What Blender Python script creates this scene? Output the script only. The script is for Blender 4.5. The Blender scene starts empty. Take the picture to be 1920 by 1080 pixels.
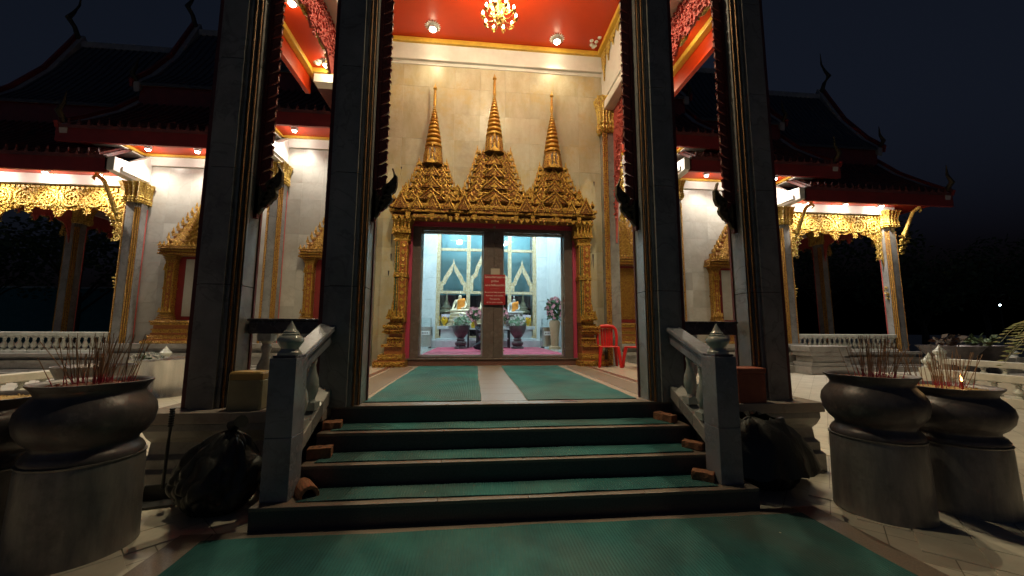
import bpy, math, random
from mathutils import Vector, Matrix
R = math.radians
random.seed(7)
SC = bpy.context.scene
COL = SC.collection

# ---------------------------------------------------------------- camera
CAM = Vector((-0.3747, -3.0108, 1.4147)); FPX = 713.6
_yaw, _pit, _rol = 0.0999, 0.1130, 0.0037
FW = Vector((math.sin(_yaw)*math.cos(_pit), math.cos(_yaw)*math.cos(_pit), math.sin(_pit)))
_r = Vector((math.cos(_yaw), -math.sin(_yaw), 0)); _u = _r.cross(FW)
RT = _r*math.cos(_rol)+_u*math.sin(_rol); UP = -_r*math.sin(_rol)+_u*math.cos(_rol)
cd = bpy.data.cameras.new("Camera"); cd.sensor_width = 36; cd.lens = FPX/1920*36
cd.clip_start = 0.05; cd.clip_end = 2000
co = bpy.data.objects.new("Camera", cd); COL.objects.link(co)
co.matrix_world = Matrix(((RT.x, UP.x, -FW.x, CAM.x), (RT.y, UP.y, -FW.y, CAM.y), (RT.z, UP.z, -FW.z, CAM.z), (0, 0, 0, 1)))
SC.camera = co
def at(px, py, Y):
    """point on the vertical plane Y seen at photograph pixel (px, py)"""
    d = FW*FPX+RT*(px-960)+UP*(540-py)
    return CAM+d*((Y-CAM.y)/d.y)

# ---------------------------------------------------------------- night sky, exposure
W = bpy.data.worlds.new("World"); SC.world = W; W.use_nodes = True
nt = W.node_tree; bg = nt.nodes["Background"]
sky = nt.nodes.new("ShaderNodeTexSky"); sky.sky_type = 'NISHITA'; sky.sun_disc = False
sky.sun_elevation = R(-3.0); sky.sun_rotation = R(200); sky.air_density = 1.0; sky.dust_density = 0.6; sky.ozone_density = 4.0
hs = nt.nodes.new("ShaderNodeHueSaturation"); hs.inputs['Saturation'].default_value = 0.55
nt.links.new(sky.outputs[0], hs.inputs['Color']); tint = nt.nodes.new('ShaderNodeMix'); tint.data_type = 'RGBA'; tint.blend_type = 'MULTIPLY'; tint.inputs[0].default_value = 1.0; tint.inputs[7].default_value = (.74, .98, 1.0, 1)
nt.links.new(hs.outputs[0], tint.inputs[6]); nt.links.new(tint.outputs[2], bg.inputs[0])
bg.inputs[1].default_value = 0.25
SC.view_settings.view_transform = 'Standard'; SC.view_settings.look = 'None'
SC.view_settings.exposure = 0.0; SC.view_settings.gamma = 1.0; SC.view_settings.use_curve_mapping = False
SC.render.engine = 'CYCLES'; SC.cycles.use_denoising = True
SC.cycles.max_bounces = 7; SC.cycles.diffuse_bounces = 4; SC.cycles.glossy_bounces = 3
SC.cycles.transmission_bounces = 6; SC.cycles.transparent_max_bounces = 8
SC.cycles.sample_clamp_indirect = 3.0; SC.cycles.caustics_reflective = False; SC.cycles.caustics_refractive = False
WARM = (1.0, 0.85, 0.53); NEUT = (1.0, 0.92, 0.78); COOL = (0.72, 0.92, 1.0)

# ---------------------------------------------------------------- materials
MATS = {}
def mat(name, col, rough=0.5, metal=0.0, noise=None, nscale=6.0, bump=0.0, bscale=40.0, emit=None, estr=0.0,
        trans=0.0, rand=0.0, spec=0.5, coat=0.0, stretch=None, detail=5.0):
    """principled material; noise = second colour mixed in by a noise in world space"""
    if name in MATS: return MATS[name]
    m = bpy.data.materials.new(name); m.use_nodes = True; n = m.node_tree.nodes; l = m.node_tree.links
    b = n["Principled BSDF"]; b.inputs['Roughness'].default_value = rough; b.inputs['Metallic'].default_value = metal
    b.inputs['Specular IOR Level'].default_value = spec; b.inputs['Coat Weight'].default_value = coat
    src = None
    geo = n.new("ShaderNodeNewGeometry"); pos = geo.outputs['Position']
    if rand:                                                       # every cut piece shows its own bit of the pattern
        oi0 = n.new('ShaderNodeObjectInfo'); sc0 = n.new('ShaderNodeVectorMath'); sc0.operation = 'SCALE'; sc0.inputs[0].default_value = (37, 61, 23); l.new(oi0.outputs['Random'], sc0.inputs['Scale'])
        ad0 = n.new('ShaderNodeVectorMath'); l.new(pos, ad0.inputs[0]); l.new(sc0.outputs[0], ad0.inputs[1]); pos = ad0.outputs[0]
    if stretch:
        mp = n.new("ShaderNodeMapping"); mp.inputs['Scale'].default_value = stretch; l.new(pos, mp.inputs[0]); pos = mp.outputs[0]
    rgb = n.new("ShaderNodeRGB"); rgb.outputs[0].default_value = (*col, 1); src = rgb.outputs[0]
    if noise:
        t = n.new("ShaderNodeTexNoise"); t.inputs['Scale'].default_value = nscale; t.inputs['Detail'].default_value = detail
        t.inputs['Roughness'].default_value = 0.65; l.new(pos, t.inputs['Vector'])
        r = n.new("ShaderNodeValToRGB"); r.color_ramp.elements[0].position = .35; r.color_ramp.elements[1].position = .68
        l.new(t.outputs[0], r.inputs[0])
        mx = n.new("ShaderNodeMix"); mx.data_type = 'RGBA'; l.new(r.outputs[0], mx.inputs[0])
        l.new(src, mx.inputs[6]); mx.inputs[7].default_value = (*noise, 1); src = mx.outputs[2]
        t2 = n.new("ShaderNodeMath"); t2.operation = 'MULTIPLY_ADD'; t2.inputs[1].default_value = .18; t2.inputs[2].default_value = rough-.07
        l.new(t.outputs[0], t2.inputs[0]); l.new(t2.outputs[0], b.inputs['Roughness'])
    if rand:
        oi = n.new("ShaderNodeObjectInfo"); h = n.new("ShaderNodeHueSaturation")
        ma = n.new("ShaderNodeMath"); ma.operation = 'MULTIPLY_ADD'; ma.inputs[1].default_value = 2*rand; ma.inputs[2].default_value = 1-rand
        l.new(oi.outputs['Random'], ma.inputs[0]); l.new(ma.outputs[0], h.inputs['Value']); l.new(src, h.inputs['Color']); src = h.outputs[0]
    l.new(src, b.inputs['Base Color'])
    if bump:
        t = n.new("ShaderNodeTexNoise"); t.inputs['Scale'].default_value = bscale; t.inputs['Detail'].default_value = 4; l.new(pos, t.inputs['Vector'])
        bp = n.new("ShaderNodeBump"); bp.inputs['Strength'].default_value = bump; bp.inputs['Distance'].default_value = .02
        l.new(t.outputs[0], bp.inputs['Height']); l.new(bp.outputs[0], b.inputs['Normal'])
    if emit: b.inputs['Emission Color'].default_value = (*emit, 1); b.inputs['Emission Strength'].default_value = estr
    if trans: b.inputs['Transmission Weight'].default_value = trans
    MATS[name] = m; return m
def veined(name, col, vein, rough=.25, scale=1.6, rand=0.0, patch=None, stretch=None):
    """marble: clouded body with thin veins"""
    m = mat(name, col, rough, noise=patch or tuple(c*.78 for c in col), nscale=scale, rand=rand, bump=.02, bscale=6, stretch=stretch)
    n = m.node_tree.nodes; l = m.node_tree.links; b = n["Principled BSDF"]
    src = b.inputs['Base Color'].links[0].from_socket
    g = n.new("ShaderNodeNewGeometry")
    t = n.new("ShaderNodeTexNoise"); t.inputs['Scale'].default_value = scale*1.3; t.inputs['Detail'].default_value = 7; t.inputs['Distortion'].default_value = 1.2
    l.new(g.outputs['Position'], t.inputs['Vector'])
    r = n.new("ShaderNodeValToRGB"); e = r.color_ramp.elements
    e[0].position = .475; e[0].color = (0, 0, 0, 1); e[1].position = .5; e[1].color = (.38, .38, .38, 1)
    x = r.color_ramp.elements.new(.525); x.color = (0, 0, 0, 1)
    l.new(t.outputs[0], r.inputs[0])
    mx = n.new("ShaderNodeMix"); mx.data_type = 'RGBA'; l.new(r.outputs[0], mx.inputs[0]); l.new(src, mx.inputs[6]); mx.inputs[7].default_value = (*vein, 1)
    l.new(mx.outputs[2], b.inputs['Base Color'])
    return m
M_MARB = veined('grey_marble', (.27, .265, .26), (.07, .065, .06), .22, patch=(.17, .165, .16))
M_NEWEL = veined('blue_grey_marble', (.23, .235, .27), (.11, .11, .13), .24, 2.4, patch=(.15, .15, .17))
M_WALL = veined('cream_marble', (.54, .51, .40), (.42, .36, .21), .34, 2.4, rand=.06, patch=(.40, .345, .215), stretch=(1.2, 1.2, .45))
M_WALL2 = veined('pale_marble', (.50, .48, .44), (.34, .31, .28), .32, .9, rand=.10, patch=(.38, .355, .32))
M_GROUT = mat('grout', (.40, .36, .28), .9)
M_PLINTH = veined('plinth_marble', (.33, .31, .29), (.2, .18, .17), .35, 2.2)
M_WHITE = mat('white_paint', (.74, .72, .68), .6, noise=(.62, .6, .56), nscale=2.2)
M_RISER = mat('dark_granite', (.045, .038, .048), .35, noise=(.09, .075, .085), nscale=90)
M_GRAN = mat('brown_granite', (.21, .16, .125), .35, noise=(.12, .095, .08), nscale=110)
M_BAND = mat('red_granite', (.17, .075, .055), .3, noise=(.09, .045, .04), nscale=70)
M_TERR = veined('terrace_marble', (.42, .36, .31), (.26, .2, .17), .22, 1.5, patch=(.33, .27, .23))
M_CEIL = mat('red_lacquer', (.46, .032, .003), .34, noise=(.40, .026, .003), nscale=1.5)
M_REDP = mat('dark_red_paint', (.22, .02, .02), .5, noise=(.17, .018, .018), nscale=4)
M_PINK = mat('magenta_red_paint', (.42, .045, .10), .5)
M_YEL = mat('yellow_gold_paint', (.62, .38, .05), .45, noise=(.52, .3, .04), nscale=8)
M_GOLD = None
def carved(name, gold, red, scale, lo=.05, hi=.16, metal=.5):
    """gilt relief: raised gold lines round sunk red mosaic cells"""
    m = mat(name, gold, .4, metal=metal, noise=tuple(c*.62 for c in gold), nscale=14)
    n = m.node_tree.nodes; l = m.node_tree.links; b = n["Principled BSDF"]; src = b.inputs['Base Color'].links[0].from_socket
    g = n.new("ShaderNodeNewGeometry"); v = n.new("ShaderNodeTexVoronoi"); v.feature = 'DISTANCE_TO_EDGE'; v.inputs['Scale'].default_value = scale; v.inputs['Randomness'].default_value = .7
    l.new(g.outputs['Position'], v.inputs['Vector'])
    r = n.new("ShaderNodeValToRGB"); r.color_ramp.elements[0].position = lo; r.color_ramp.elements[1].position = hi; l.new(v.outputs['Distance'], r.inputs[0])
    v2 = n.new("ShaderNodeTexVoronoi"); v2.inputs['Scale'].default_value = scale*1.7; l.new(g.outputs['Position'], v2.inputs['Vector'])
    r2 = n.new("ShaderNodeValToRGB"); r2.color_ramp.elements[0].position = .42; r2.color_ramp.elements[1].position = .5; l.new(v2.outputs['Distance'], r2.inputs[0])
    mu = n.new("ShaderNodeMath"); mu.operation = 'MULTIPLY'; l.new(r.outputs[0], mu.inputs[0]); l.new(r2.outputs[0], mu.inputs[1])
    mx = n.new("ShaderNodeMix"); mx.data_type = 'RGBA'; l.new(mu.outputs[0], mx.inputs[0]); l.new(src, mx.inputs[6]); mx.inputs[7].default_value = (*red, 1); l.new(mx.outputs[2], b.inputs['Base Color'])
    inv = n.new("ShaderNodeMath"); inv.operation = 'SUBTRACT'; inv.inputs[0].default_value = 1; l.new(mu.outputs[0], inv.inputs[1])
    bp = n.new("ShaderNodeBump"); bp.inputs['Strength'].default_value = .9; bp.inputs['Distance'].default_value = .018; l.new(inv.outputs[0], bp.inputs['Height']); l.new(bp.outputs[0], b.inputs['Normal'])
    return m
M_GOLD2 = carved('bright_gold', (.62, .37, .065), (.32, .12, .025), 16, .07, .2)
M_GOLDY = carved('yellow_gilding', (.74, .52, .11), (.40, .23, .055), 13, metal=.2)
M_DEEP = carved('deep_gold', (.33, .15, .03), (.10, .016, .012), 25, .06, .18)
M_NEED = mat('needle_gold', (.66, .40, .07), .4, metal=.5, noise=(.42, .2, .04), nscale=14, bump=.3, bscale=50)
M_GOLD = carved('gold_leaf', (.52, .29, .05), (.20, .045, .02), 19, .07, .2)
M_GRED = mat('red_mosaic', (.22, .03, .02), .35, noise=(.40, .18, .03), nscale=40, bump=.2, bscale=80)
M_REDE = mat('dark_red_edging', (.085, .012, .012), .55)
M_GTRIM = mat('gold_trim', (.11, .058, .02), .55, metal=.5, noise=(.3, .13, .03), nscale=30, bump=.5, bscale=120)
M_BLUE = mat('blue_mosaic', (.03, .09, .16), .3, noise=(.2, .1, .04), nscale=40)
M_GREEN = mat('green_mosaic', (.02, .10, .06), .3, noise=(.05, .05, .02), nscale=40)
M_LACE = mat('lace_red', (.17, .018, .018), .45, metal=.2, noise=(.08, .012, .012), nscale=30, bump=.6, bscale=50)
M_LATR = mat('lattice_red', (.50, .10, .085), .6, noise=(.34, .05, .045), nscale=20, bump=.4, bscale=30)
M_NAGA = mat('naga_dark_gold', (.10, .075, .035), .45, metal=.4, noise=(.04, .03, .02), nscale=25, bump=.8, bscale=40)
M_TILE = mat('roof_tile', (.16, .04, .035), .45, noise=(.035, .02, .03), nscale=4, bump=.3, bscale=20)
M_TILEG = mat('roof_tile_green', (.07, .08, .10), .45, noise=(.045, .05, .08), nscale=4)
M_BARGE = mat('barge_plaster', (.36, .36, .38), .7, noise=(.26, .26, .28), nscale=5)
def ribmat(name, col, noise):
    m = mat(name, col, .85, noise=noise, nscale=1.6, spec=.25)
    n = m.node_tree.nodes; l = m.node_tree.links; b = n["Principled BSDF"]; src = b.inputs['Base Color'].links[0].from_socket
    g = n.new("ShaderNodeNewGeometry")
    d1 = n.new("ShaderNodeTexNoise"); d1.inputs['Scale'].default_value = .9; d1.inputs['Detail'].default_value = 6; d1.inputs['Distortion'].default_value = .8; l.new(g.outputs['Position'], d1.inputs['Vector'])
    dr_ = n.new("ShaderNodeValToRGB"); dr_.color_ramp.elements[0].position = .42; dr_.color_ramp.elements[1].position = .72; dr_.color_ramp.elements[1].color = (.55, .55, .55, 1); l.new(d1.outputs[0], dr_.inputs[0])
    dm = n.new("ShaderNodeMix"); dm.data_type = 'RGBA'; l.new(dr_.outputs[0], dm.inputs[0]); l.new(src, dm.inputs[6]); dm.inputs[7].default_value = (.07, .072, .062, 1)     # trodden-in dust
    vo = n.new("ShaderNodeTexVoronoi"); vo.inputs['Scale'].default_value = 3.2; l.new(g.outputs['Position'], vo.inputs['Vector'])
    lt_ = n.new("ShaderNodeMath"); lt_.operation = 'LESS_THAN'; lt_.inputs[1].default_value = .022; l.new(vo.outputs['Distance'], lt_.inputs[0])
    lm = n.new("ShaderNodeMix"); lm.data_type = 'RGBA'; l.new(lt_.outputs[0], lm.inputs[0]); l.new(dm.outputs[2], lm.inputs[6]); lm.inputs[7].default_value = (.3, .27, .2, 1); l.new(lm.outputs[2], b.inputs['Base Color'])   # litter specks
    w = n.new("ShaderNodeTexWave"); w.inputs['Scale'].default_value = 14; w.bands_direction = 'X'
    w.inputs['Distortion'].default_value = .6; l.new(g.outputs['Position'], w.inputs['Vector'])
    nz = n.new("ShaderNodeTexNoise"); nz.inputs['Scale'].default_value = 160; l.new(g.outputs['Position'], nz.inputs['Vector'])
    ad = n.new("ShaderNodeMath"); ad.operation = 'ADD'; l.new(w.outputs[1], ad.inputs[0]); l.new(nz.outputs[0], ad.inputs[1])
    bp = n.new("ShaderNodeBump"); bp.inputs['Strength'].default_value = .5; bp.inputs['Distance'].default_value = .006
    l.new(ad.outputs[0], bp.inputs['Height']); l.new(bp.outputs[0], n["Principled BSDF"].inputs['Normal'])
    return m
M_MAT = ribmat('green_ribbed_mat', (.022, .118, .114), (.013, .064, .068))
M_CARP = ribmat('pink_carpet', (.50, .09, .15), (.42, .07, .12))
M_BRONZE = mat('dark_bronze', (.125, .105, .105), .40, metal=.3, noise=(.06, .052, .058), nscale=5, bump=.35, bscale=12, stretch=(1, 1, .5))
M_PED = mat('streaked_pedestal', (.30, .275, .25), .36, metal=.35, noise=(.12, .115, .12), nscale=1.6, stretch=(3.2, 3.2, .7), bump=.1, bscale=20)  # two tones in noise drawn out into upright streaks
def dust(m, col, scale, lo, hi):
    """ash and grime lying in patches over a material"""
    n = m.node_tree.nodes; l = m.node_tree.links; b = n['Principled BSDF']; src = b.inputs['Base Color'].links[0].from_socket
    g = n.new('ShaderNodeNewGeometry'); t = n.new('ShaderNodeTexNoise'); t.inputs['Scale'].default_value = scale; t.inputs['Detail'].default_value = 8; t.inputs['Roughness'].default_value = .72; l.new(g.outputs['Position'], t.inputs['Vector'])
    r = n.new('ShaderNodeValToRGB'); r.color_ramp.elements[0].position = lo; r.color_ramp.elements[1].position = hi; r.color_ramp.elements[1].color = (.8, .8, .8, 1); l.new(t.outputs[0], r.inputs[0])
    mx = n.new('ShaderNodeMix'); mx.data_type = 'RGBA'; l.new(r.outputs[0], mx.inputs[0]); l.new(src, mx.inputs[6]); mx.inputs[7].default_value = (*col, 1); l.new(mx.outputs[2], b.inputs['Base Color'])
M_SAND = mat('ash_sand', (.30, .14, .08), .95, noise=(.16, .05, .045), nscale=45, bump=1.0, bscale=90)
M_SAND2 = mat('yellow_ash_sand', (.50, .33, .13), .95, noise=(.32, .2, .09), nscale=45, bump=1.0, bscale=90)
M_CERAM = mat('grey_celadon_ceramic', (.36, .38, .36), .12, noise=(.28, .30, .28), nscale=10, coat=.5)
M_CERAM2 = mat('white_balustrade_ceramic', (.55, .56, .50), .3, noise=(.45, .45, .41), nscale=8)
M_CONC = mat('white_concrete', (.55, .51, .43), .8, noise=(.42, .39, .33), nscale=5)
M_BAG = mat('black_plastic', (.018, .018, .017), .46, bump=.45, bscale=22, spec=.45, stretch=(1, 1, .35))
M_BLK = mat('black_matte', (.02, .02, .022), .5)
M_RAILD = mat('dark_rail_marble', (.045, .04, .05), .25, noise=(.08, .07, .08), nscale=8)
M_BRICK = mat('clay_brick', (.30, .125, .06), .9, noise=(.2, .09, .05), nscale=30, bump=.5, bscale=60)
M_CLAY = mat('terracotta', (.34, .10, .055), .8, noise=(.27, .08, .05), nscale=10)
M_YPLA = mat('yellowed_plastic', (.42, .35, .20), .5, noise=(.33, .27, .15), nscale=6)
M_YLID = mat('amber_plastic', (.45, .27, .08), .45)
M_CHAIR = mat('red_plastic', (.50, .016, .016), .35)
M_STEEL = mat('brushed_steel', (.60, .59, .57), .20, metal=1.0, noise=(.5, .49, .48), nscale=2, stretch=(6, 6, .5))
M_STONEF = veined('brown_door_stone', (.125, .095, .085), (.2, .16, .14), .25, 2.5)
M_ALU = mat('pale_aluminium', (.55, .57, .58), .35, metal=.6)
M_IWALL = veined('interior_white_marble', (.66, .70, .71), (.36, .41, .43), .3, 1.6, patch=(.50, .56, .58))
M_IFLOOR = veined('interior_floor_marble', (.45, .44, .42), (.3, .29, .28), .15, 1.2)
M_CREAMG = carved('cream_gold_frame', (.74, .63, .42), (.46, .32, .14), 15, .05, .16, 0)
M_TEAL = mat('teal_backing', (.20, .44, .50), .4, noise=(.12, .32, .39), nscale=1.3)
M_SIGN = mat('sign_red', (.33, .010, .016), .5, noise=(.26, .01, .014), nscale=6)
M_TXT = mat('sign_lettering', (.75, .68, .62), .6)
M_PAPER = mat('paper', (.33, .28, .23), .8)
M_ORANGE = mat('orange_robe', (.80, .30, .03), .75, noise=(.65, .2, .02), nscale=14)
M_IVORY = mat('pale_gold_body', (.75, .66, .48), .35, metal=.3, noise=(.6, .5, .32), nscale=12)
M_PEWTER = mat('grey_statue_body', (.42, .42, .40), .4, metal=.2)
M_LEAF = mat('leaf_green', (.05, .12, .035), .6, noise=(.03, .07, .02), nscale=9)
M_LEAF2 = mat('pale_leaf', (.28, .42, .30), .6, noise=(.14, .26, .14), nscale=20)
M_PETP = mat('pink_petals', (.72, .25, .35), .6, noise=(.8, .5, .5), nscale=30)
M_PETW = mat('white_petals', (.75, .75, .72), .6)
M_YBOWL = mat('yellow_glaze', (.75, .48, .02), .3)
M_VASE = mat('tan_vase', (.40, .26, .14), .5)
M_BARK = mat('bark', (.07, .05, .035), .9, noise=(.04, .03, .022), nscale=14, bump=.6, bscale=25)
M_DARKL = mat('night_foliage', (.08, .12, .05), .6, noise=(.045, .075, .03), nscale=3)
M_TEALW = mat('teal_painted_wall', (.05, .19, .18), .8, noise=(.035, .14, .14), nscale=2)
M_PALM = mat('lit_palm', (.45, .40, .22), .6, noise=(.22, .28, .10), nscale=12)  # pale tone is lamp light put into the frond colour
M_STICK = None
def glow(name, col, s):
    return mat(name, (0, 0, 0), .5, emit=col, estr=s)
M_BULBW = glow('warm_bulb', (1, .84, .58), 30)
M_BULBN = glow('neutral_bulb', (1, .93, .80), 40)
M_BULBC = glow('cool_tube', (.82, .95, 1.0), 9)
M_FLAME = glow('flame', (1, .5, .12), 12)
M_SKIN = mat('skin', (.36, .19, .12), .55); M_HAIR = mat('hair', (.012, .010, .010), .45)
M_CLOTH = mat('dark_clothing', (.025, .025, .035), .8)
gl = bpy.data.materials.new('clear_glass'); gl.use_nodes = True; n_ = gl.node_tree.nodes; l_ = gl.node_tree.links
n_.remove(n_["Principled BSDF"]); tr = n_.new("ShaderNodeBsdfTransparent"); gs = n_.new("ShaderNodeBsdfGlossy"); gs.inputs['Roughness'].default_value = .03
tr.inputs[0].default_value = (.93, .96, .96, 1); fr = n_.new("ShaderNodeFresnel"); fr.inputs[0].default_value = 1.45; mxs = n_.new("ShaderNodeMixShader")
l_.new(fr.outputs[0], mxs.inputs[0]); l_.new(tr.outputs[0], mxs.inputs[1]); l_.new(gs.outputs[0], mxs.inputs[2]); l_.new(mxs.outputs[0], n_["Material Output"].inputs[0])
M_GLASS = gl
dust(M_WALL, (.50, .37, .15), 1.5, .50, .68); dust(M_WALL, (.33, .28, .21), .8, .56, .72); dust(M_MARB, (.12, .115, .11), 1.8, .5, .7); dust(M_BRONZE, (.27, .24, .22), 4.5, .56, .74); dust(M_PED, (.10, .09, .085), 3.0, .52, .7); dust(M_PLINTH, (.12, .105, .09), 2.5, .5, .72); dust(M_WALL2, (.36, .32, .27), 1.1, .5, .75); dust(M_NEWEL, (.11, .105, .105), 5, .54, .72); dust(M_CERAM2, (.26, .26, .22), 4, .52, .72)

# ---------------------------------------------------------------- mesh helpers
class MB:
    def __init__(s): s.v = []; s.f = []
    def add(s, vs, fs):
        o = len(s.v); s.v += [tuple(v) for v in vs]; s.f += [tuple(i+o for i in f) for f in fs]; return s
    def box(s, x0, y0, z0, x1, y1, z1):
        return s.add([(x0,y0,z0),(x1,y0,z0),(x1,y1,z0),(x0,y1,z0),(x0,y0,z1),(x1,y0,z1),(x1,y1,z1),(x0,y1,z1)],
                     [(0,3,2,1),(4,5,6,7),(0,1,5,4),(1,2,6,5),(2,3,7,6),(3,0,4,7)])
    def prism(s, poly, a, b, axis='y'):
        """poly of 2D points extruded from a to b; axis y: points are (x,z); z: (x,y); x: (y,z)"""
        n = len(poly)
        def P(q, t): return (q[0], t, q[1]) if axis == 'y' else ((q[0], q[1], t) if axis == 'z' else (t, q[0], q[1]))
        ar = sum(poly[i][0]*poly[(i+1)%n][1]-poly[(i+1)%n][0]*poly[i][1] for i in range(n))
        vs = [P(q, a) for q in poly]+[P(q, b) for q in poly]
        fs = [tuple(range(n)), tuple(reversed(range(n, 2*n)))]+[(i, n+i, n+(i+1)%n, (i+1)%n) for i in range(n)]
        flip = (ar < 0) ^ (axis in 'zx')
        if flip: fs = [tuple(reversed(f)) for f in fs]
        return s.add(vs, fs)
    def lathe(s, prof, c=(0,0,0), n=20, cap=True, sq=None):
        """prof: (radius, z) from bottom to top; sq = list of plan points scaled instead of a circle"""
        ring = sq or [(math.cos(2*math.pi*i/n), math.sin(2*math.pi*i/n)) for i in range(n)]; n = len(ring)
        vs = [(c[0]+r*x, c[1]+r*y, c[2]+z) for r, z in prof for x, y in ring]; fs = []
        for k in range(len(prof)-1):
            for i in range(n):
                j = (i+1) % n; fs.append((k*n+i, k*n+j, (k+1)*n+j, (k+1)*n+i))
        if cap: fs.append(tuple(reversed(range(n)))); fs.append(tuple((len(prof)-1)*n+i for i in range(n)))
        return s.add(vs, fs)
    def tube(s, pts, rad, n=6, cap=True):
        pts = [Vector(p) for p in pts]; m = len(pts); rad = rad if isinstance(rad, (list, tuple)) else [rad]*m
        vs = []; fs = []; ref = Vector((0.13, .21, 1)).normalized()
        for k, p in enumerate(pts):
            t = (pts[min(k+1, m-1)]-pts[max(k-1, 0)]).normalized()
            if abs(t.dot(ref)) > .95: a = t.cross(Vector((1, .1, 0))).normalized()
            else: a = t.cross(ref).normalized()
            b = t.cross(a)
            for i in range(n):
                an = 2*math.pi*i/n; vs.append(p+a*(rad[k]*math.cos(an))+b*(rad[k]*math.sin(an)))
        for k in range(m-1):
            for i in range(n):
                j = (i+1) % n; fs.append((k*n+i, k*n+j, (k+1)*n+j, (k+1)*n+i))
        if cap: fs.append(tuple(reversed(range(n)))); fs.append(tuple((m-1)*n+i for i in range(n)))
        return s.add(vs, fs)
    def mesh(s, name, m, smooth=None):
        me = bpy.data.meshes.new(name); me.from_pydata(s.v, [], s.f); me.materials.append(m)
        if smooth is not None:
            me.polygons.foreach_set('use_smooth', [True]*len(me.polygons)); me.set_sharp_from_angle(angle=R(smooth))
        me.update(); return me
    def build(s, name, m, parent=None, smooth=None, bevel=0, kind=None, loc=None):
        return inst(s.mesh(name, m, smooth), name, parent, bevel=bevel, kind=kind, loc=loc)
def inst(me, name, parent=None, loc=None, rot=None, scale=None, bevel=0, kind=None):
    o = bpy.data.objects.new(name, me); COL.objects.link(o)
    if parent: o.parent = parent
    if loc is not None: o.location = loc
    if rot is not None: o.rotation_euler = rot
    if scale is not None: o.scale = scale
    if bevel:
        b = o.modifiers.new('bevel', 'BEVEL'); b.width = bevel; b.segments = 2; b.limit_method = 'ANGLE'; b.angle_limit = R(40)
    if kind: o['kind'] = kind
    return o
def tag(o, label=None, cat=None, group=None, kind=None):
    if label: o['label'] = label
    if cat: o['category'] = cat
    if group: o['group'] = group
    if kind: o['kind'] = kind
    return o
def thing(name, label, cat, loc=(0,0,0), rz=0, group=None):
    o = bpy.data.objects.new(name, None); COL.objects.link(o); o.location = loc; o.rotation_euler = (0, 0, rz); o.empty_display_size = .1
    return tag(o, label, cat, group)
def lamp(parent, loc, power, col, spot=None, rad=.05, blend=.7, rot=(0,0,0)):
    d = bpy.data.lights.new('bulb_light', 'SPOT' if spot else 'POINT'); d.energy = power; d.color = col; d.shadow_soft_size = rad
    if spot: d.spot_size = R(spot); d.spot_blend = blend
    o = bpy.data.objects.new('bulb_light', d); COL.objects.link(o); o.parent = parent; o.location = loc; o.rotation_euler = rot
    return o
def kids(o): return [c for c in o.children]
def copy_tree(o, parent=None):
    c = o.copy(); COL.objects.link(c)
    if parent: c.parent = parent
    for ch in kids(o): copy_tree(ch, c)
    return c

# ================================================================ the ground
GT = .30                                  # paving tile, laid on the diagonal
def ground_material():
    m = mat('paving', (.52, .48, .40), .32, noise=(.40, .36, .30), nscale=3.0)
    n = m.node_tree.nodes; l = m.node_tree.links; b = n["Principled BSDF"]; src = b.inputs['Base Color'].links[0].from_socket
    g = n.new("ShaderNodeNewGeometry"); mp = n.new("ShaderNodeMapping"); mp.inputs['Rotation'].default_value = (0, 0, R(45)); mp.inputs['Scale'].default_value = (1/GT,)*3
    l.new(g.outputs['Position'], mp.inputs[0])
    br = n.new("ShaderNodeTexBrick"); br.offset = 0; br.inputs['Scale'].default_value = 1; br.inputs['Brick Width'].default_value = 1; br.inputs['Row Height'].default_value = 1
    br.inputs['Mortar Size'].default_value = .012; br.inputs['Color1'].default_value = (1, 1, 1, 1); br.inputs['Color2'].default_value = (.86, .86, .86, 1); br.inputs['Mortar'].default_value = (.3, .27, .24, 1)
    l.new(mp.outputs[0], br.inputs['Vector'])
    mx = n.new("ShaderNodeMix"); mx.data_type = 'RGBA'; mx.blend_type = 'MULTIPLY'; mx.inputs[0].default_value = 1
    l.new(src, mx.inputs[6]); l.new(br.outputs[0], mx.inputs[7]); l.new(mx.outputs[2], b.inputs['Base Color'])
    return m
M_PAVE = ground_material()
M_PTILE = mat('paving_tile', (.52, .48, .40), .3, noise=(.40, .36, .30), nscale=3.0, rand=.07)
G = MB().add([(-300,-300,0),(300,-300,0),(300,300,0),(-300,300,0)], [(0,1,2,3)]).build('ground', M_PAVE, kind='structure')
tm = MB()
h = GT/2-.0025; tm.add([(-h,-h,0),(h,-h,0),(h,h,0),(-h,h,0),(-h+.003,-h+.003,.007),(h-.003,-h+.003,.007),(h-.003,h-.003,.007),(-h+.003,h-.003,.007)],
    [(4,5,6,7),(0,1,5,4),(1,2,6,5),(2,3,7,6),(3,0,4,7)])
tme = tm.mesh('paving_tile', M_PTILE)
k2 = GT/math.sqrt(2)
for i in range(-40, 60):
    for j in range(-40, 60):
        x = (i-j)*k2; y = (i+j)*k2
        ok = -1.35 < y < 1.6 and (2.55 < x < 4.6 or -4.3 < x < -2.5)
        if ok and not (abs(x) < 3.65 and y > .42): inst(tme, 'paving_tile', G, loc=(x, y, .001), rot=(0, 0, R(45)))
MB().box(-2.36, -9, 0, -2.15, .0, .011).build('border_strip', M_GRAN, G); MB().box(2.2, -9, 0, 2.4, .0, .011).build('border_strip', M_GRAN, G)
MB().box(-2.14, -.2, 0, 2.19, -.003, .011).build('border_strip', M_GRAN, G)

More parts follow.
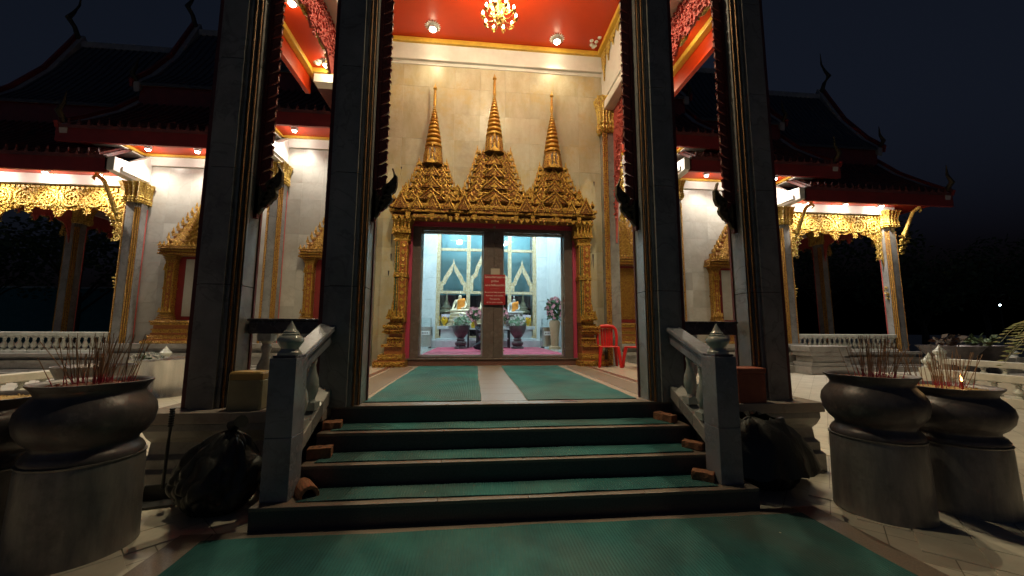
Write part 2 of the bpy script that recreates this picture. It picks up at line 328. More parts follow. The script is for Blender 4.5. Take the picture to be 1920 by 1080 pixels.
# ================================================================ terrace and stairs
TZ = .68; RI = .17; TR = .319; TX = 3.32
terr = tag(bpy.data.objects.new('terrace', None), kind='structure'); COL.objects.link(terr)
MB().box(-TX, 1.0, TZ-.10, TX, 9.0, TZ).build('terrace_floor', M_TERR, terr)
for x0, x1 in ((-TX, -1.745), (1.745, TX)): MB().box(x0, .76, TZ-.10, x1, .999, TZ).build('edge_slab', M_TERR, terr, bevel=.008)
prof = [(.0, .0), (.0, .17), (.06, .19), (.06, .27), (.12, .30), (.14, .40), (.08, .45), (.03, .52), (.03, .578)]
for x0, x1 in ((-TX, -1.93), (1.93, TX)):                          # moulded front flanks
    MB().prism([(.74+d, z) for d, z in prof]+[(1.5, .578), (1.5, 0)], x0+.02 if x0 > 0 else x0+.05, x1-.05 if x0 > 0 else x1-.02, 'x').build('moulded_base', M_PLINTH, terr, bevel=.006)
for s in (-1, 1):                                                  # moulded sides
    MB().prism([(s*(TX-.03-d), z) for d, z in prof]+[(s*2.4, .578), (s*2.4, 0)], 1.0, 8.9, 'y').build('moulded_base', M_PLINTH, terr)
# floor inlays: walkway slabs, red bands
MB().box(-3.2, .985, TZ, 3.2, 1.10, TZ+.004).build('edge_slab', M_GRAN, terr)
for y in range(9): MB().box(-.275, 1.115+.45*y, TZ, .20, 1.115+.45*y+.446, TZ+.004).build('walkway_slab', M_GRAN, terr)
for s in (-1, 1):
    MB().box(s*2.05-.05, 1.11, TZ, s*2.05+.05, 5.0, TZ+.004).build('inlay_band', M_BAND, terr)
    MB().box(s*1.75-.2, 1.11, TZ, s*1.75+.2, 5.0, TZ+.0038).build('border_slab', M_GRAN, terr)
MB().box(.55, 1.0, TZ+.004, .72, 1.1, TZ+.006).build('patch_slab', M_BAND, terr)
st = thing('stone_stairs', 'dark granite stairs with pale nosings leading up to the temple terrace', 'stairs')
for k in range(4):
    y0 = k*TR; w = 1.93 if k == 0 else 1.74
    stp = MB().box(-w, y0, 0 if k == 0 else RI*k-.1, w, .97 if k < 3 else 1.0, RI*(k+1)-.026).build('riser', M_RISER, st)
    x0 = -w
    for q in range(4):                                             # nosing in four lengths
        x1 = (-.62, .06, .98, w)[q]-(.002 if q < 3 else 0)
        if k < 3: MB().box(x0, y0-.012, RI*(k+1)-.026, x1, y0+TR+.01, RI*(k+1)).build('nosing', M_GRAN, stp, bevel=.004)
        else: MB().box(x0, y0-.012, TZ-.026, x1, y0+.045, TZ+.003).build('nosing', M_GRAN, stp, bevel=.004)
        x0 = x1+.002
# green ribbed mats
def mat_obj(x0, x1, y0, y1, z, label, fold=0):
    m = MB(); n = 60; ny = max(2, min(60, int((y1-y0)/.08))); vs = []; fs = []; w = ny+3
    rr = random.Random(label); ph = [rr.uniform(0, 6) for _ in range(4)]
    for i in range(n+1):
        t = i/n
        for j in range(w):
            u = min(max(j-1, 0), ny)/ny; y = y0+(y1-y0)*u; x = x0+(x1-x0)*t
            x += (.006*math.sin(y*2.1+ph[0])+.004*math.sin(y*11+ph[1]))*(1 if t in (0, 1) else .3); y += .007*math.sin(x*2.3+ph[2])+.003*math.sin(x*9+ph[3])
            edge = j in (0, w-1)
            vs.append((x, y, z+(0 if edge else .007+.0022*math.sin(x*4+ph[0])*math.sin(y*3+ph[1])+(.003*max(0, math.sin(x*7+ph[2])) if u in (0, 1) else 0))))
        if i < n: fs += [(i*w+j, (i+1)*w+j, (i+1)*w+j+1, i*w+j+1) for j in range(w-1)]
    m.add(vs, fs)
    return tag(m.build('floor_mat', M_MAT), label, 'mat', 'green ribbed mats')
mat_obj(-2.15, 2.2, -8, -.11, .0125, 'wide green ribbed mat on the paving before the stairs')
for k, w in ((1, 'lowest'), (2, 'middle'), (3, 'highest')):
    mat_obj(-1.64, 1.62, TR*(k-1)+.045, TR*k-.004, RI*k+.002, f'green ribbed strip mat on the {w} carpeted step')
mat_obj(-1.49, -.285, 1.105, 5.12, TZ+.0045, 'green ribbed mat on the terrace, on the stainless drum side of the bare walkway')
mat_obj(.21, 1.41, 1.105, 5.12, TZ+.0045, 'green ribbed mat on the terrace, on the red chairs side of the bare walkway')

# ---------------------------------------------------------------- stair balustrades
BAL = [(.055,0),(.055,.05),(.04,.06),(.03,.085),(.046,.13),(.058,.19),(.05,.25),(.03,.31),(.024,.36),(.034,.40),(.026,.43),(.044,.46),(.05,.47),(.05,.52)]
def baluster_mesh(h, r, m, name='baluster', n=14):
    s = h/.52; b = MB()
    q = [(x*r/.058, z*s) for x, z in BAL]
    b.lathe(q[2:12], n=n, cap=False)
    w = q[0][0]*.95
    b.box(-w, -w, 0, w, w, q[2][1]); w = q[-1][0]*.9; b.box(-w, -w, q[11][1], w, w, h)
    return b.mesh(name, m, 35)
FIN = [(.085,0),(.085,.02),(.07,.035),(.06,.05),(.075,.075),(.092,.10),(.094,.125),(.08,.15),(.062,.16),(.066,.168),(.05,.18),(.053,.188),(.036,.205),(.028,.225),(.014,.25),(.004,.275)]
stb = baluster_mesh(.50, .062, M_CERAM)
for s, lab in ((-1, 'grey marble stair balustrade with lotus bud finial, beside the dustpan and bag'), (1, 'grey marble stair balustrade with lotus bud finial, beside the bag under the clay box')):
    xc = -1.805 if s < 0 else 1.76; b = thing('stair_balustrade', lab, 'balustrade', (xc, 0, 0))
    post = MB().box(-.098, .07, .17, .098, .275, .62).build('newel_post', M_NEWEL, b, bevel=.004)
    MB().box(-.097, .071, .622, .097, .274, 1.205).build('upper_block', M_NEWEL, post, bevel=.004)
    MB().box(-.085, .085, 1.205, .085, .26, 1.225).build('cap', M_RAILD, post, bevel=.004)
    MB().lathe([(r, z*.96) for r, z in FIN], (0, .172, 1.225), 20).build('finial', M_CERAM, b, 40)
    i = -s
    # sloping handrail: body and rounded top
    rail = MB().prism([(.27, 1.06), (.27, 1.165), (.96, 1.43), (.96, 1.31)], -.055, .055, 'x').build('handrail', M_NEWEL, b, bevel=.005)
    MB().prism([(.262, 1.166), (.262, 1.222), (.96, 1.487), (.96, 1.431)], -.085, .085, 'x').build('rail_cap', M_NEWEL, rail, bevel=.015)
    strg = MB()
    for q in range(3):
        a, c = .275+.228*q, .275+.228*(q+1)-.003; f = lambda y: .415+(y-.275)*.5
        strg = MB().prism([(a, f(a)), (a, f(a)+.125), (c, f(c)+.125), (c, f(c))], -.07, .07, 'x'); strg.build('stringer', M_MARB if q % 2 else M_PLINTH, b, bevel=.004)
    for y in (.42, .63):
        o = inst(stb, 'baluster', b, (0, y, .54+(y-.275)*.5), scale=(1, 1, (1.165-.54-.04+.05)/.52*.92))

# ---------------------------------------------------------------- porch railings between the columns
prb = baluster_mesh(.62, .085, M_CERAM2)
for s, lab in ((-1, 'dark rail on a stone baluster between porch columns, above the plastic container'), (1, 'dark rail on a stone baluster between porch columns, above the clay box')):
    b = thing('porch_railing', lab, 'railing', (s*2.3, 1.2, TZ))
    MB().box(-.36, -.06, .70, .36, .06, .83).build('rail', M_RAILD, b, bevel=.008)
    MB().box(-.37, -.075, .83, .37, .075, .855).build('rail_cap', M_RAILD, b, bevel=.006)
    MB().box(-.36, -.07, 0, .36, .07, .08).build('plinth', M_PLINTH, b, bevel=.006)
    for x in (-.2, .2): inst(prb, 'baluster', b, (x, 0, .08))

# ---------------------------------------------------------------- porch columns
H = .215
def plan(h=H, a=.035):
    q = []
    for sx, sy in ((1,1), (-1,1), (-1,-1), (1,-1)):
        c = [(h, h-3*a), (h-a, h-3*a), (h-a, h-2*a), (h-2*a, h-2*a), (h-2*a, h-a), (h-3*a, h-a), (h-3*a, h)]
        if sx*sy < 0: c = c[::-1]
        q += [(x*sx, y*sy) for x, y in c]
    return q
CTOP = 6.9
NAG = [(128,700),(140,735),(160,765),(160,830),(146,872),(120,890),(132,915),(125,945),(105,965),(95,985),(60,1000),(50,1025),(35,1050),(0,1075),(-20,1092),(-20,850),(0,850),(28,872),(50,907),(72,905),(55,850),(78,825),(108,800),(133,765),(129,735),(119,712)]
def porch_column(xc, s, label):
    """s = +1 / -1: the side that faces the stairs' middle"""
    c = thing('porch_column', label, 'column', (xc, 1.12, TZ), group='four marble porch columns')
    z = 0.0; hts = [1.18, 1.18, 1.18, 1.18, 1.5]; sh = MB()
    for hh in hts:                                                # marble drums stacked with fine joints
        MB().prism(plan(), z, z+hh-.007, 'z').build('shaft_block', M_MARB, c); z += hh
    g = MB()
    for k, (dx, dy) in enumerate(((H-.017, H-.088), (H-.052, H-.053))):
        m = MB(); m.tube([(s*(dx), -dy-.004, 0), (s*(dx), -dy-.004, CTOP-TZ)], .011, 8)
        m.build('gold_moulding', M_GTRIM, c, 60)
    m = MB().box(-s*(H-.015)-.02, -H+.075, 0, -s*(H-.015)+.02, -H+.115, CTOP-TZ); m.build('red_edging', M_REDE, c)
    MB().box(s*(H-.005)-.018, H-.12, 0, s*(H-.005)+.018, H-.085, CTOP-TZ).build('red_edging', M_REDE, c)
    # flame-leaf lace down the side facing the middle
    lace = MB(); z = 1.98; i = 0
    while z < CTOP-TZ-.1:
        x0 = H+.004; lf = [(x0, z), (x0+.03, z), (x0+.118, z+.055), (x0+.132, z+.075), (x0+.128, z+.13), (x0+.142, z+.158), (x0+.118, z+.172), (x0+.075, z+.148), (x0+.03, z+.136), (x0, z+.14)]
        m = MB().prism([(s*x, q) for x, q in lf], -.008, .02, 'y'); lace.add(m.v, m.f); z += .140
    lace.box(*sorted((s*(H-.01), s*(H+.035)))[:1], -.02, 1.9, sorted((s*(H-.01), s*(H+.035)))[1], .035, CTOP-TZ)
    lace.build('flame_lace', M_LACE, c)
    pl = [((x*.0016+H-.0), 3.19-TZ-(y-705)*.0016) for x, y in NAG]
    m = MB().prism([(s*x, q) for x, q in pl], -.02, .035, 'y'); nb = m.build('naga_bracket', M_NAGA, c, bevel=.008)
    sc_ = MB()
    for t in range(5):                                            # crest scales along the back of the bracket
        x = H+.05+.02*t if t < 6 else H+.17; q = 2.02+.062*t
        sc_.prism([(s*x, q), (s*(x+.055), q+.015), (s*(x+.02), q+.055)], -.02, .055, 'y')
    sc_.build('crest', M_NAGA, nb)
    cap = MB().prism(plan(H+.05), CTOP-TZ-.12, CTOP-TZ, 'z').build('capital', M_GOLD, c, bevel=.01)
    return c
porch_column(-1.70, 1, 'dark marble porch column standing at the stair head on the dustpan side')
porch_column(1.72, -1, 'dark marble porch column standing at the stair head on the red chairs side')
porch_column(-2.895, 1, 'dark marble outer porch column rising behind the black bag and dustpan')
porch_column(2.93, -1, 'dark marble outer porch column rising beside the terracotta coloured box')

# ================================================================ temple hall: back wall, beams, ceiling, porch roof
hall = thing('temple_hall', 'tall central temple hall with cream marble wall and red lacquered porch ceiling', 'temple')
WY = 5.45; BX = 2.66; CZ = 8.2; DCX = .06
DL, DR, DT = -1.86, 1.95, 3.86                                     # doorway hole
wallp = MB().box(-BX-.25, WY+.03, TZ, DL, WY+.5, CZ).box(DR, WY+.03, TZ, BX+.25, WY+.5, CZ).box(DL, WY+.03, DT, DR, WY+.5, CZ).build('wall', M_GROUT, hall)
MB().box(-BX-.25, WY+.5, TZ, -BX-.05, 14.5, CZ).box(BX+.05, WY+.5, TZ, BX+.25, 14.5, CZ).build('side_wall', M_WALL, hall)
def tile_wall(parent, x0, x1, z0, z1, y, w, hgt, m, holes=(), th=.03):
    """rows of cut tiles on a wall plane; holes are (x0,x1,z0,z1) left free"""
    nx = max(1, round((x1-x0)/w)); nz = max(1, round((z1-z0)/hgt)); w = (x1-x0)/nx; hgt = (z1-z0)/nz; g = .0014
    me = MB().add([(g,0,g),(w-g,0,g),(w-g,0,hgt-g),(g,0,hgt-g),(g-.002,th,g-.002),(w-g+.002,th,g-.002),(w-g+.002,th,hgt-g+.002),(g-.002,th,hgt-g+.002)],
        [(0,1,2,3),(0,4,5,1),(1,5,6,2),(2,6,7,3),(3,7,4,0)]).mesh('tile', m)
    for i in range(nx):
        for j in range(nz):
            xa, xb, za, zb = x0+i*w, x0+(i+1)*w, z0+j*hgt, z0+(j+1)*hgt
            cut = None
            for hx0, hx1, hz0, hz1 in holes:
                if xa >= hx0-.001 and xb <= hx1+.001 and za >= hz0-.001 and zb <= hz1+.001: cut = 'all'
                elif xb > hx0+.01 and xa < hx1-.01 and zb > hz0+.01 and za < hz1-.01: cut = cut or (hx0, hx1, hz0, hz1)
            if cut == 'all': continue
            dy = random.uniform(-.0015, .0015)
            if cut is None: inst(me, 'tile', parent, (xa, y+dy, za)); continue
            hx0, hx1, hz0, hz1 = cut; pieces = []
            if xa < hx0: pieces.append((xa, hx0, za, zb))
            if xb > hx1: pieces.append((hx1, xb, za, zb))
            mx0, mx1 = max(xa, hx0), min(xb, hx1)
            if za < hz0: pieces.append((mx0, mx1, za, hz0))
            if zb > hz1: pieces.append((mx0, mx1, hz1, zb))
            for a, b, c, d in pieces:
                if b-a > .02 and d-c > .02: MB().box(a+g, y+dy, c+g, b-g, y+dy+th, d-g).build('tile', m, parent)
tile_wall(wallp, -BX, BX, TZ, 7.72, WY, .6, .62, M_WALL, [(DL, DR, TZ-.1, DT)])
MB().box(-BX, WY-.09, 7.70, BX, WY+.02, 8.10).build('frieze', M_WHITE, hall, bevel=.01)
MB().box(-BX, WY-.02, 7.62, BX, WY+.015, 7.70).build('frieze_moulding', M_WHITE, hall, bevel=.008)
MB().box(-BX-.1, .9, CZ, BX+.1, WY+.2, CZ+.1).build('ceiling', M_CEIL, hall)
cor = lambda m, *a: MB().box(*a).build('cornice', m, hall, bevel=.012)
cor(M_YEL, -BX, WY-.16, 8.09, BX, WY+.01, CZ-.001)
for s in (-1, 1):
    x = s*(BX+.0); a, b = sorted((x-s*.13, x+s*.01)); cor(M_YEL, a, 1.3, 8.09, b, WY-.161, CZ-.001)
    a, b = sorted((s*BX, s*(BX+.42)))
    MB().box(a, 1.33, 6.95, b, WY, 8.099).build('side_beam', M_WHITE, hall, bevel=.01)
    a2, b2 = sorted((s*(BX-.05), s*(BX+.45))); MB().box(a2, 1.34, 6.62, b2, WY-.01, 6.82).build('beam_moulding', M_WHITE, hall, bevel=.02)
    a2, b2 = sorted((s*(BX+.05), s*(BX+.36))); MB().box(a2, 1.35, 6.80, b2, WY-.02, 6.96).build('beam_moulding', M_WHITE, hall)
    # hanging gilt leaf work on the beam
    gm = MB()
    for k in range(11):
        y = WY-.28-.30*k; L = (.75, .45, .3, .22, .2)[min(k, 4)]
        gm.prism([(y-.14, 8.085), (y+.14, 8.085), (y+.10, 8.085-L*.5), (y+.03, 8.085-L*.62), (y, 8.085-L), (y-.04, 8.085-L*.6), (y-.10, 8.085-L*.45)], s*(BX-.012), s*(BX-.045), 'x')
    gm.build('gilt_hangings', M_GOLDY, hall, bevel=.006)
MB().box(-3.2, .92, 6.9, 3.2, 1.32, 8.19).build('unseen_front_beam', M_WHITE, hall, bevel=.01)  # unseen beam, added above the view to block the porch lamps
# corner plaster ornaments on the ceiling
for s in (-1, 1):
    m = MB()
    for k in range(6):
        a = R(-10-16*k); m.lathe([(.05, 0), (.04, -.02), (.01, -.035)], (s*(BX-.22-.16*math.cos(a)*((k%3)*.5+.3)), WY-.25+.25*math.sin(a)*((k%3)*.5+.3), CZ), 8)
    m.build('ceiling_ornament', M_WHITE, hall, 40)
# eaves of the porch: soffit, edge beam
for s in (-1, 1):
    a, b = sorted((s*(BX+.3), s*4.9)); MB().box(a, .5, CZ+.001, b, 7.0, CZ+.09).build('soffit', M_CEIL, hall)
    a, b = sorted((s*4.62, s*4.78)); MB().box(a, .5, 8.07, b, 6.95, CZ).build('cornice', M_YEL, hall, bevel=.02)
    a, b = sorted((s*4.78, s*4.9)); MB().box(a, .5, 7.66, b, 6.95, CZ).build('fascia', M_CEIL, hall, bevel=.01)
    a, b = sorted((s*2.95, s*4.62)); MB().box(a, 6.70, 7.86, b, 7.0, 8.10).build('end_beam', M_WHITE, hall, bevel=.01)
    MB().box(a, 6.62, 8.08, b, 6.9, CZ-.001).build('cornice', M_YEL, hall, bevel=.01)
    m = MB()
    for k in range(5): m.lathe([(.09, 0), (.07, -.02), (.02, -.04)], (s*(4.45-.1*k), 6.45-.07*(k%2), CZ), 8)
    m.build('ceiling_ornament', M_WHITE, hall, 40)
# porch gable roof above (edge on from below)
rf = MB(); pts = [(4.93, 8.45), (4.2, 9.1), (3.2, 10.1), (1.8, 11.9), (0, 14.6)]
for s in (-1, 1):
    pl = [(s*x, z) for x, z in pts]+[(s*x, z-.15 if x > .01 else z-.3) for x, z in reversed(pts)]
    rf.prism(pl, .3, 13.6, 'y')
rf.build('porch_roof', M_TILE, hall)
# flat lid over the hall interior
MB().box(-3.2, WY+.2, 7.6, 3.2, 13.6, 7.7).build('hall_lid', M_WHITE, hall)

for x, z, L in ((-2.2, 3.55, .28), (-2.2, 3.1, .18), (-2.24, 2.72, .12), (2.36, 3.2, .34), (2.42, 4.95, .12), (-2.05, 5.1, .06)):          # rusty cramps and drips left on the wall
    MB().prism([(x-.016, z), (x+.016, z), (x+.008, z-L*.7), (x, z-L), (x-.01, z-L*.6)], WY-.008, WY-.001, 'y').build('rusty_cramp', M_RISER, hall)
# pilasters at the ends of the back wall
CAPP = [(.10,0),(.145,.03),(.11,.06),(.15,.10),(.15,.16),(.11,.18),(.15,.22),(.15,.25),(.12,.28),(.13,.50),(.17,.68),(.235,.86)]
def leafy_capital(parent, x, y, ztop, sc=1.0, n=8, base=.05):
    sq = []
    for k in range(4*n):
        a = 2*math.pi*(k+.5)/(4*n); c, s_ = math.cos(a), math.sin(a); m = max(abs(c), abs(s_)); w = 1+(.10 if k % 2 else -.06)
        sq.append((c/m*w*.9, s_/m*w*.9))
    hgt = CAPP[-1][1]*sc
    return MB().lathe([(r*sc+base, z*sc) for r, z in CAPP], (x, y, ztop-hgt), sq=sq).build('capital', M_GOLDY, parent)
def pilaster(parent, x, y, z0, ztop, w=.2, d=.22):
    p = MB().box(x-w, y-d, z0, x+w, y+d, ztop).build('pilaster', M_MARB, parent)
    return p
for s in (-1, 1):
    x = s*(BX+.06); p = MB().box(x-.13, WY-.19, TZ, x+.2, WY, 6.6).build('pilaster', M_MARB, hall)
    for k, dx in enumerate((-.10, -.055, -.01)):
        MB().tube([(x+s*dx-.02*s, WY-.21+.012*k, TZ), (x+s*dx-.02*s, WY-.21+.012*k, 6.1)], .022, 8).build('gold_moulding', M_GOLD, p, 60)
    leafy_capital(p, x-.02*s, WY-.1, 6.93, .98)

# ---------------------------------------------------------------- openwork lattice arches
def spiral(m, cx, cz, r, turns, sgn, y0, y1, w=.028, axis='y', off=0, plane=0, n=26, ph=0):
    """a flat scroll ribbon standing proud of the panel"""
    vs = []; fs = []
    for i in range(n+1):
        t = i/n; a = ph+sgn*turns*2*math.pi*t; rr = r*(1-t*.86); ww = w*(1-.45*t)
        for q in (rr+ww/2, rr-ww/2):
            x, z = cx+q*math.cos(a), cz+q*math.sin(a)
            for d in (y0, y1): vs.append((x, d, z) if axis == 'y' else (d, x, z))
        if i:
            b = 4*(i-1); fs += [(b, b+4, b+6, b+2), (b, b+1, b+5, b+4), (b+2, b+6, b+7, b+3)]
    m.add(vs, fs)
def leafs(m, cx, cz, r, n, y0, y1, axis='y', ph=0):
    for k in range(n):
        a = ph+2*math.pi*k/n; ca, sa = math.cos(a), math.sin(a)
        p = [(cx+ca*r*.5, cz+sa*r*.5), (cx+ca*r*.8-sa*r*.16, cz+sa*r*.8+ca*r*.16), (cx+ca*r*1.12, cz+sa*r*1.12), (cx+ca*r*.8+sa*r*.16, cz+sa*r*.8-ca*r*.16)]
        m.prism(p, y0, y1, axis)
def lattice(parent, a0, a1, zt, depth_mid, leg, pos, axis, back_m, front_m, face, hgt=.62, oneleg=False):
    """arch panel from a0 to a1 (x or y), top zt; hgt = panel height; leg = length of the side legs; face = side (+1/-1) the gilt faces"""
    W_ = a1-a0; c = (a0+a1)/2; hw = W_/2
    def low(t):                                                    # lower outline, t in -1..1
        u = abs(t); z = zt-hgt
        z -= .38*math.exp(-(u/.085)**2)                            # middle pendant
        z -= .24*math.exp(-((u-.42)/.045)**2)
        z += .07*math.cos(u*math.pi*4.7)
        if u > .6: z -= ((u-.6)/.4)**2.1*(leg if not (oneleg and t < 0) else .25)
        return z
    n = 72; ts = [-1+2*i/n for i in range(n+1)]
    lowp = [(c+hw*t, low(t)) for t in ts]
    inner = [(c+hw*t, low(t)+.0) for t in ts]
    v = []; f = []
    for x, z in lowp:
        for d in (pos-.018, pos+.018):
            v.append((x, d, z) if axis == 'y' else (d, x, z)); v.append((x, d, zt) if axis == 'y' else (d, x, zt))
    for i in range(n):
        b = 4*i; f += [(b, b+4, b+5, b+1), (b+2, b+3, b+7, b+6), (b, b+2, b+6, b+4), (b+1, b+5, b+7, b+3)]
    f += [(0, 1, 3, 2), (4*n, 4*n+2, 4*n+3, 4*n+1)]
    back = MB().add(v, f).build('lattice_panel', back_m, parent)
    m = MB(); y0, y1 = sorted((pos+face*.019, pos+face*.06)); ns = max(4, 2*round(W_/1.3)); rr = min(.27, W_/ns*.5, hgt*.44)
    for k in range(ns):
        cx = a0+W_*(k+.5)/ns; sg = 1 if k % 2 else -1
        spiral(m, cx, zt-.12-hgt*.42, W_/ns*.46, 2.3, sg, y0, y1, w=.05, axis=axis, ph=math.pi/2)
        leafs(m, cx, zt-.12-hgt*.42, W_/ns*.30, 6, y0, y1, axis, k)
        for q in (-1, 1):
            leafs(m, cx+q*W_/ns*.42, zt-hgt*.88, .10, 5, y0, y1, axis, .4)
            leafs(m, cx+q*W_/ns*.42, zt-.2, .09, 5, y0, y1, axis, .9)
    for k in range(int(W_/.14)):                                   # dentil of small buds along the top
        x = a0+.14*(k+.5); m.prism([(x-.05, zt-.01), (x+.05, zt-.01), (x+.05, zt-.07), (x, zt-.12), (x-.05, zt-.07)], y0, y1, axis)
    rl = random.Random(17)
    for k in range(int(W_*34)):                                    # small leaves filling the panel
        t = rl.uniform(-.98, .98); zl = low(t); x = c+hw*t; zz = rl.uniform(max(zl+.04, zt-hgt-.25), zt-.08); leafs(m, x, zz, rl.uniform(.045, .085), 4, y0, (y0+y1)/2+face*.004, axis, rl.uniform(0, 6))
    if oneleg:                                                     # ragged carved leaves on the inner face
        mi = MB(); i0, i1 = sorted((pos-face*.019, pos-face*.05))
        for k in range(230):
            t = rl.uniform(-.97, .98); zl = low(t); leafs(mi, c+hw*t, rl.uniform(zl-.03, min(zt-.05, zl+.9)), rl.uniform(.06, .13), 4, i0, i1, axis, rl.uniform(0, 6))
        mi.build('carved_leaves', back_m, back, kind='stuff')
    for q in ((1,) if oneleg else (-1, 1)):                                              # leg scrolls and pendants
        L = leg; z = zt-hgt-.1
        for k in range(max(2, int(L/.22))):
            x = c+q*(hw-.13-.02*k); zz = z-.2*k
            if zz < zt-hgt-leg+.1: break
            spiral(m, x, zz, .12, 1.6, q, y0, y1, .035, axis, ph=k)
            leafs(m, x-q*.08, zz-.08, .07, 5, y0, y1, axis, k)
        for t in (.42, .72): leafs(m, c+q*hw*t, low(t)+.06, .10, 7, y0, y1, axis, .3)
    leafs(m, c, zt-hgt-.08, .15, 8, y0, y1, axis, math.pi/2); leafs(m, c, zt-hgt-.2, .1, 7, y0, y1, axis, math.pi/2); leafs(m, c, zt-hgt*.45, .2, 6, y0, y1, axis, math.pi/2)
    m.build('gilt_scrollwork', front_m, back, kind='stuff')
    return back
for s in (-1, 1):
    lattice(hall, 1.34, 5.24, 6.62, 0, 2.6, s*2.86, 'x', M_LATR, M_GOLDY, s, .55, True)

# ---------------------------------------------------------------- golden door surround
ds = thing('door_surround', 'ornate golden doorway surround with three tall spires above the glass doors', 'doorway', (DCX, WY, TZ))
def frame_tier(m, prof, x0, x1, y, z):
    for (d, za, zb, ex) in prof: m.box(x0-ex, y-d, z+za, x1+ex, y, z+zb)
ANT = {}
def antefix(h, w, m=None):
    key = (h, w)
    if key not in ANT:
        b = MB().prism([(-w/2, 0), (w/2, 0), (w*.42, h*.22), (w*.2, h*.45), (w*.12, h*.7), (0, h), (-w*.12, h*.7), (-w*.2, h*.45), (-w*.42, h*.22)], -.02, .02, 'y')
        b.prism([(-w*.2, h*.1), (w*.2, h*.1), (0, h*.5)], -.034, -.02, 'y'); ANT[key] = b
    return ANT[key]
def put(m, src, x, y, z, sx=1, sy=1, sz=1): m.add([(x+a*sx, y+b*sy, z+c*sz) for a, b, c in src.v], src.f)
def gable(m, x, y, z, w, h, t=.05):
    """small pointed gable with a raised border"""
    m.prism([(x-w/2, z), (x+w/2, z), (x+w*.36, z+h*.30), (x+w*.16, z+h*.62), (x, z+h), (x-w*.16, z+h*.62), (x-w*.36, z+h*.30)], y-t, y, 'y')
def gable_rim(m, x, y, z, w, h, r=.014):
    L = [(x-w/2, y, z), (x-w*.36, y, z+h*.30), (x-w*.16, y, z+h*.62), (x, y, z+h)]; m.tube(L, r, 5)
    m.tube([(2*x-a, b, c) for a, b, c in L], r, 5)
def door_column(x, s):
    col = MB().box(-.125, -.36, .92, .125, 0, 2.66).build('column_shaft', M_GOLD, ds, loc=(x, 0, 0))
    P_ = lambda m, nm, mt, sm=None, bv=0: m.build(nm, mt, col, sm, bv)
    P_(MB().box(-.02, -.372, 1.0, .115, -.361, 2.62), 'inlay_strip', M_GRED)
    m = MB()
    for k in range(11):
        z = 1.09+.145*k; m.prism([(.0475-.05, z), (.0475, z-.06), (.0475+.05, z), (.0475, z+.06)], -.385, -.373, 'y')
    for xx in (-.115, -.065, -.03, .123): m.tube([(xx, -.365, 1.0), (xx, -.365, 2.63)], .012, 6)
    P_(m, 'raised_diamonds', M_GOLD2)
    P_(MB().box(-.105, -.364, 1.02, -.078, -.3605, 2.62).box(-.058, -.364, 1.02, -.04, -.3605, 2.62), 'green_inlay', M_GREEN)
    m = MB()
    for k in range(4): m.box(-.15+.004*k, -.39+.004*k, 1.86+.025*k, .15-.004*k, 0, 1.875+.025*k)
    P_(m, 'collar', M_GOLD2, None, .004)
    # flaring lotus capital
    m = MB(); ring = [(.14, 2.62), (.165, 2.65), (.14, 2.68), (.15, 2.74), (.17, 2.78), (.145, 2.80), (.15, 2.95), (.175, 3.04), (.215, 3.12)]
    for a, b in zip(ring, ring[1:]):
        m.add([(-a[0], -a[0]-.2, a[1]), (a[0], -a[0]-.2, a[1]), (a[0], 0, a[1]), (-a[0], 0, a[1]), (-b[0], -b[0]-.2, b[1]), (b[0], -b[0]-.2, b[1]), (b[0], 0, b[1]), (-b[0], 0, b[1])], [(0,1,5,4), (1,2,6,5), (3,0,4,7)])
    src = antefix(.30, .085)
    for k in range(5): put(m, src, -.15+.075*k, -.375-.02*(k % 2), 2.80)
    for k in range(3): m.prism([(-.22, 2.8), (-.14, 2.8), (-.16, 3.05), (-.2, 3.1)], -.3+.12*k, -.22+.12*k, 'y')
    P_(m, 'capital', M_GOLD2)
    # stepped base, flaring outwards from the doorway
    o = s                                                          # outward direction
    tiers = [(0, .115, .46, .18, .50), (.115, .135, .44, .16, .47), (.135, .24, .38, .12, .45), (.24, .26, .36, .12, .42), (.26, .40, .26, .1, .40), (.40, .46, .32, .1, .44), (.46, .56, .22, .1, .38),
             (.56, .60, .22, .1, .40), (.60, .67, .18, .1, .36), (.67, .72, .20, .1, .40), (.72, .78, .26, .1, .44), (.78, .85, .30, .1, .45), (.85, .90, .22, .1, .41), (.90, .98, .17, .1, .39)]
    m = MB(); mr = MB()
    for k, (za, zb, ou, inn, d) in enumerate(tiers):
        a, b = sorted((o*ou, -o*inn)); (mr if k in (1, 4, 8) else m).box(a, -d, za, b, 0, zb)
    P_(m, 'stepped_base', M_GOLD, None, .01); P_(mr, 'red_courses', M_GRED)
    m = MB()
    for z, ou, d, n in ((.03, .46, .50, 6), (.15, .38, .45, 5), (.79, .30, .45, 5)):
        for k in range(n):
            x_ = -o*.1+o*(ou+.1)*(k+.5)/n; w_ = (ou+.1)/n*.42; m.prism([(x_-w_, z+.04), (x_, z+.005), (x_+w_, z+.04), (x_, z+.075)], -d-.014, -d, 'y')
    src = antefix(.2, .1)
    for k in range(4): put(m, src, o*(.15-.08*k), -.44, .97); put(m, src, o*(.19+.012*k), -.44+.1*k, .98)
    for k in range(3): m.prism([(o*.22, .66), (o*.34, .70), (o*.20, .83), (o*.15, .78)], -.36+.1*k, -.30+.1*k, 'y')
    src2 = antefix(.34, .12)
    for k in range(3): put(m, src2, o*(.135), -.38+.14*k, 1.0+.03*k)
    P_(m, 'base_ornament', M_GOLD2)
    return col
door_column(-1.98, -1); door_column(1.99, 1)
